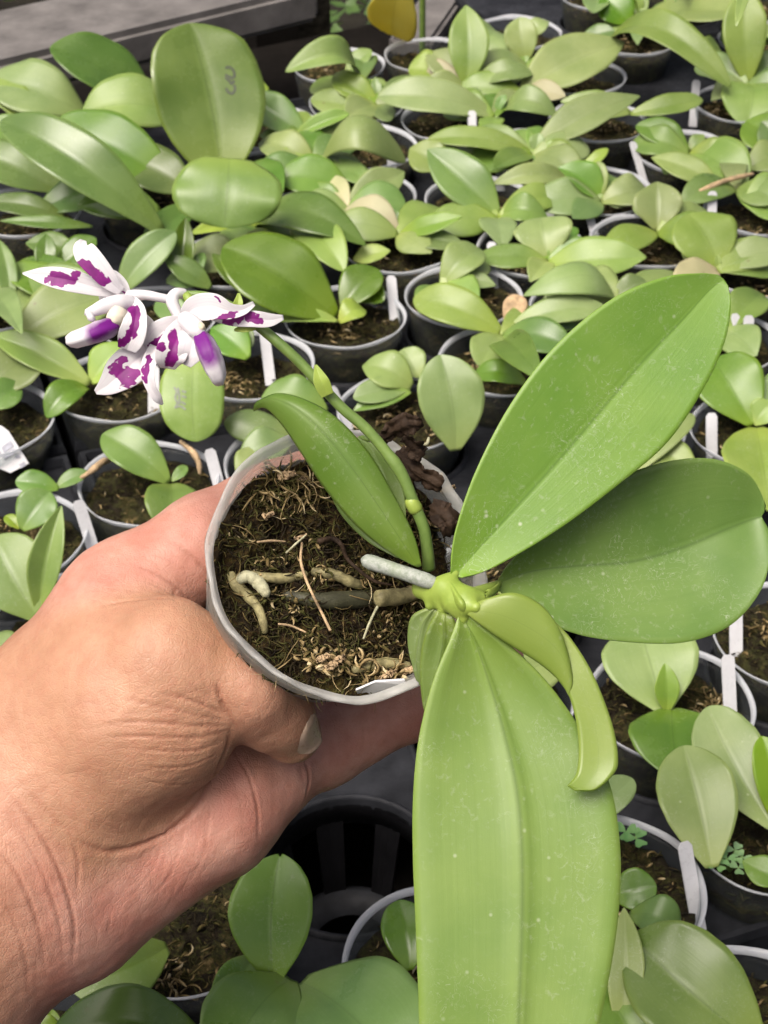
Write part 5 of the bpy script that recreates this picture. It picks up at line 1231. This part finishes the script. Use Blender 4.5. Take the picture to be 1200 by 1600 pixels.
# the tag is stuck slanting over the rim of the pot
tq = [P(x, y, d) for x, y, d in ((-18, 662, 1.0), (4, 664, .998), (14, 672, .997), (46, 724, .975), (16, 740, .972), (-30, 716, .975))]
dd0 = depth_of(G(10, 690, RIM_Z))
def tp3(x, y): return G(x, y, RIM_Z+0.010-(y-662)*0.00030)
tq = [tp3(x, y) for x, y in ((-22, 664), (2, 665), (13, 673), (45, 724), (16, 739), (-30, 720))]
nn = nrm(np.cross(tq[1]-tq[0], tq[4]-tq[0])); nn = nn if np.dot(nn, FW) < 0 else -nn
k_ = len(tq); tv = list(tq)+[p-nn*0.0008 for p in tq]
o = link('plant_tag', mesh('printed_tag', tv, [tuple(range(k_)), tuple(range(2*k_-1, k_-1, -1))]+[(i, i+k_, (i+1) % k_+k_, (i+1) % k_) for i in range(k_)], smooth=False), M['tag'], tagged)
M['tag_print'] = plain('grey_tag_print', (0.30, 0.31, 0.36), 0.5, 0.3, 300, 0.05)
pv = []; pf = []
for x0, y0, x1, y1, h_ in ((2, 699, 17, 688, 9), (4, 712, 22, 700, 7), (23, 712, 30, 710, 5), (30, 726, 38, 721, 6), (-14, 706, -2, 699, 8)):
    a, b = tp3(x0, y0)+nn*0.0006, tp3(x1, y1)+nn*0.0006; c, d = tp3(x1+h_*.5, y1+h_)+nn*0.0006, tp3(x0+h_*.5, y0+h_)+nn*0.0006
    i0 = len(pv); pv += [a, b, c, d]; pf.append((i0, i0+1, i0+2, i0+3))
link('print', mesh('tag_print', pv, pf, smooth=False), M['tag_print'], None)
bpy.data.objects['print'].parent = o; bpy.data.objects['print'].matrix_parent_inverse = Matrix.Identity(4)

# ------------------------------------------------------------------ beyond and beneath the trays
def sheet_plane(name, pts, mat, kind='structure'):
    o = link(name, mesh(name, pts, [tuple(range(len(pts)))], smooth=False), M[mat]); o['kind'] = kind; return o
g = sheet_plane('ground', [(-12, -3, -0.85), (12, -3, -0.85), (12, 20, -0.85), (-12, 20, -0.85)], 'earth')
g['label'] = 'dark earth below the bench'
bt_ = [uvw(u, v, -0.085) for u, v in ((-1.6, vB-1.0*Dv), (1.6, vB-1.0*Dv), (1.6, uv_of(G(700, -40, 0))[1]+0.25), (-1.6, uv_of(G(380, 140, 0))[1]))]
sheet_plane('under_tray_shade', bt_, 'dark_post_and_shade')  # added black sheet: paints the shade seen through socket windows and tray gaps
def slab(name, a, b, c, d, th, mat, parent=None):
    q = [np.array(p) for p in (a, b, c, d)]; n_ = nrm(np.cross(q[1]-q[0], q[3]-q[0])); n_ = n_ if n_[2] >= 0 else -n_
    vv = q+[p-n_*th for p in q]
    bm = bmesh.new(); bv = [bm.verts.new(tuple(p)) for p in vv]
    for fc in ((0, 1, 2, 3), (7, 6, 5, 4), (0, 4, 5, 1), (1, 5, 6, 2), (2, 6, 7, 3), (3, 7, 4, 0)): bm.faces.new([bv[i] for i in fc])
    bmesh.ops.recalc_face_normals(bm, faces=bm.faces)
    bmesh.ops.bevel(bm, geom=list(bm.edges), offset=min(0.006, th*0.2), segments=2, affect='EDGES')
    me = bpy.data.meshes.new(name); bm.to_mesh(me); bm.free()
    return link(name, me, M[mat], parent)
bz = 0.06
A_, B_ = G(-60, 112, bz), G(500, -22, bz); nb2 = nrm(np.array([-(B_-A_)[1], (B_-A_)[0], 0])); nb2 = nb2 if nb2[1] > 0 else -nb2
A_ = A_-(B_-A_)*0.3
rail = slab('bench_rail', A_, B_, B_+nb2*0.12, A_+nb2*0.12, 0.035, 'wood')
tag(rail, 'grey weathered board running along the far side of the bench', 'board')
def post(px, py, w, lab, mat='dark_post_and_shade'):
    c = G(px, py, -0.12); a = c-U2*w/2; b = c+U2*w/2
    vv = [(a[0], a[1], -0.85), (b[0], b[1], -0.85), (b[0]+V2_[0]*w, b[1]+V2_[1]*w, -0.85), (a[0]+V2_[0]*w, a[1]+V2_[1]*w, -0.85)]
    vv += [(x, y, 0.005) for x, y, z in vv]
    o = link('bench_post', mesh('bench_post', vv, [(3, 2, 1, 0), (4, 5, 6, 7), (0, 1, 5, 4), (1, 2, 6, 5), (2, 3, 7, 6), (3, 0, 4, 7)], smooth=False), M[mat])
    tag(o, lab, 'post'); return o
post(436, 105, 0.05, 'black post standing under the grey board')
post(492, 60, 0.04, 'dim post right of the black one', 'earth')
a, b = G(640, 62, 0.0), G(706, -30, 0.0); s_ = nrm(np.cross(b-a, [0, 0, 1]))*0.022
arm = slab('bench_bar', a-s_, a+s_, b+s_+(b-a)*0.8, b-s_+(b-a)*0.8, 0.02, 'wood')
tag(arm, 'narrow grey bar slanting away behind the yellow leaf', 'bar')
# the yellow leaf hanging behind the last pots
t = thing('yellow_plant', 'bright yellow broad leaf hanging down at the top edge', 'plant', G(618, -40, 0.0))
b3 = G(628, -40, 0.11); t3 = G(614, 56, 0.03)
v, f, uv = leaf_geo(b3, t3, 84, arch=.1, fold=.1, seed=77, n=40, nu=8, facing=.8)
o = bpy.data.objects.new('leaf', mesh('yellow_leaf', v, f, uv)); o.data.materials.append(M['leaf_y']); col.objects.link(o); o.parent = t
o.matrix_parent_inverse = Matrix.Translation(t.location).inverted()
v, f = tube(crom(np.array([b3, b3+np.array([0.01, 0.03, 0.02]), b3+np.array([0.02, 0.08, -0.03]), (b3[0]+.03, b3[1]+.1, -0.85)]), 20), [0.003]*20, 8)
o = bpy.data.objects.new('stem', mesh('yellow_stem', v, f)); o.data.materials.append(M['stem']); col.objects.link(o); o.parent = t
o.matrix_parent_inverse = Matrix.Translation(t.location).inverted()
# weeds in the dark below
rg = random.Random(5); wv = []; wf = []; wuv = []
for _ in range(1500):
    x, y = rg.uniform(-1.6, 1.9), rg.uniform(1.9, 4.2); z = -0.85+rg.random()**1.5*0.30
    if mnoise.noise(Vector((x*2.3, y*2.3, 0))) < 0.02: continue
    a = rg.uniform(0, 6.28); L = rg.uniform(0.03, 0.075); w = L*0.36; tl = rg.uniform(-.2, .8)
    d = np.array([math.cos(a), math.sin(a), tl]); s = np.array([-math.sin(a), math.cos(a), rg.uniform(-.2, .2)]); p = np.array([x, y, z]); o_ = len(wv)
    wv += [p, p+d*L*.45-s*w, p+d*L, p+d*L*.45+s*w, p+d*L*.45+np.array([0, 0, -w*.3])]; wuv += [(.5, 0), (0.1, .5), (.5, 1), (.9, .5), (.5, .5)]
    wf += [(o_, o_+1, o_+4), (o_+1, o_+2, o_+4), (o_+2, o_+3, o_+4), (o_+3, o_, o_+4)]
for _ in range(260):
    px_w, py_w = rg.uniform(340, 600), rg.uniform(-30, 125); p = G(px_w, py_w, -0.30-rg.random()*0.25)
    if mnoise.noise(Vector((px_w/45, py_w/30, 3))) < 0.05: continue
    a = rg.uniform(0, 6.28); L = rg.uniform(0.02, 0.05); w = L*0.36; tl = rg.uniform(-.2, .8)
    d = np.array([math.cos(a), math.sin(a), tl]); s = np.array([-math.sin(a), math.cos(a), rg.uniform(-.2, .2)]); o_ = len(wv)
    wv += [p, p+d*L*.45-s*w, p+d*L, p+d*L*.45+s*w, p+d*L*.45+np.array([0, 0, -w*.3])]; wuv += [(.5, 0), (0.1, .5), (.5, 1), (.9, .5), (.5, .5)]
    wf += [(o_, o_+1, o_+4), (o_+1, o_+2, o_+4), (o_+2, o_+3, o_+4), (o_+3, o_, o_+4)]
wo = link('weeds', mesh('weeds', wv, wf, wuv), M['weed'], kind='stuff'); wo['label'] = 'dark weeds growing on the ground beyond the bench'
# dry twigs lying on the pots
def twig(pts, r, lab, mat='husk'):
    c = crom(np.array([G(x, y, RIM_Z+h) for x, y, h in pts]), 30)
    rr = 0.5*np.interp(np.linspace(0, 1, 30), np.linspace(0, 1, len(r)), r)*(1+0.12*np.sin(np.linspace(0, 17, 30))+0.12*np.sin(np.linspace(1, 71, 30)))
    v, f = tube(c, rr, 8); o = link('dry_twig', mesh('dry_twig', v, f), M[mat]); return tag(o, lab, 'twig')
twig([(1066, 308, .008), (1100, 296, .014), (1135, 282, .014), (1176, 272, .012)], [.002, .004, .0045, .003], 'long tan dry twig lying across pots on the right')
twig([(118, 752, .004), (140, 738, .012), (160, 722, .012), (172, 720, .006)], [.0016, .0035, .0045, .002], 'pale dry root bent over a pot rim left of the hand')
twig([(282, 690, .006), (300, 705, .012), (310, 722, .008), (312, 740, .002)], [.002, .004, .0035, .002], 'tan dry root behind the shiny leaf at centre left')
b3 = G(790, 505, RIM_Z+0.003); t3 = elev_tip(b3, 815, 462, 25)
v, f, uv = leaf_geo(b3, t3, 36, seed=9, arch=.1); sc_o = link('dry_scrap', mesh('dry_scrap', v, f, uv), M['husk']); tag(sc_o, 'orange tan scrap of dry leaf between pale leaves', 'dry leaf')
# little clover weeds in the two lower right pots
def clover(x, y, rpx, lab, pts):
    t = thing('clover', lab, 'weed', G(x, y, RIM_Z-0.010))
    for (a, b) in pts:
        q = G(a, b, RIM_Z+0.004); rr = rpx*depth_of(q)/F
        vs = []; fs = []
        root = np.array(t.location); c = crom(np.array([root, (root+q)/2+np.array([0, 0, .002]), q]), 8); tv_, tf_ = tube(c, [.0004]*8, 5)
        o = bpy.data.objects.new('stalk', mesh('clover_stalk', tv_, tf_)); o.data.materials.append(M['stem']); col.objects.link(o); o.parent = t; o.matrix_parent_inverse = Matrix.Translation(t.location).inverted()
        a0 = rnd.uniform(0, 6)
        for k in range(3):
            an = a0+k*2.094; e = np.array([math.cos(an), math.sin(an), .15]); s = np.array([-math.sin(an), math.cos(an), 0])
            outl = [(0, 0), (.35, .32), (.75, .52), (1.0, .38), (.9, 0), (1.0, -.38), (.75, -.52), (.35, -.32)]
            i0 = len(vs); vs += [q+e*u_*rr+s*v__*rr for u_, v__ in outl]+[q+e*.55*rr-np.array([0, 0, .0006])]; fs += [(i0+j, i0+(j+1) % 8, i0+8) for j in range(8)]
        o = bpy.data.objects.new('leaflets', mesh('clover_leaflets', vs, fs, [(0.3, .5)]*len(vs))); o.data.materials.append(M['leaf_clover']); col.objects.link(o); o.parent = t; o.matrix_parent_inverse = Matrix.Translation(t.location).inverted()
M['leaf_clover'] = leaf_mat('clover_leaf', (0.11, 0.24, 0.08), (0.16, 0.31, 0.11), (0.16, 0.3, 0.1), 0.45, 0.2)
clover(1140, 1362, 15, 'pale green clover growing in the pot at lower right', [(1122, 1330), (1148, 1328), (1160, 1340), (1154, 1356), (1120, 1352), (1136, 1342)])
clover(985, 1308, 20, 'clover leaf beside the big hanging leaf', [(978, 1300), (994, 1310)])
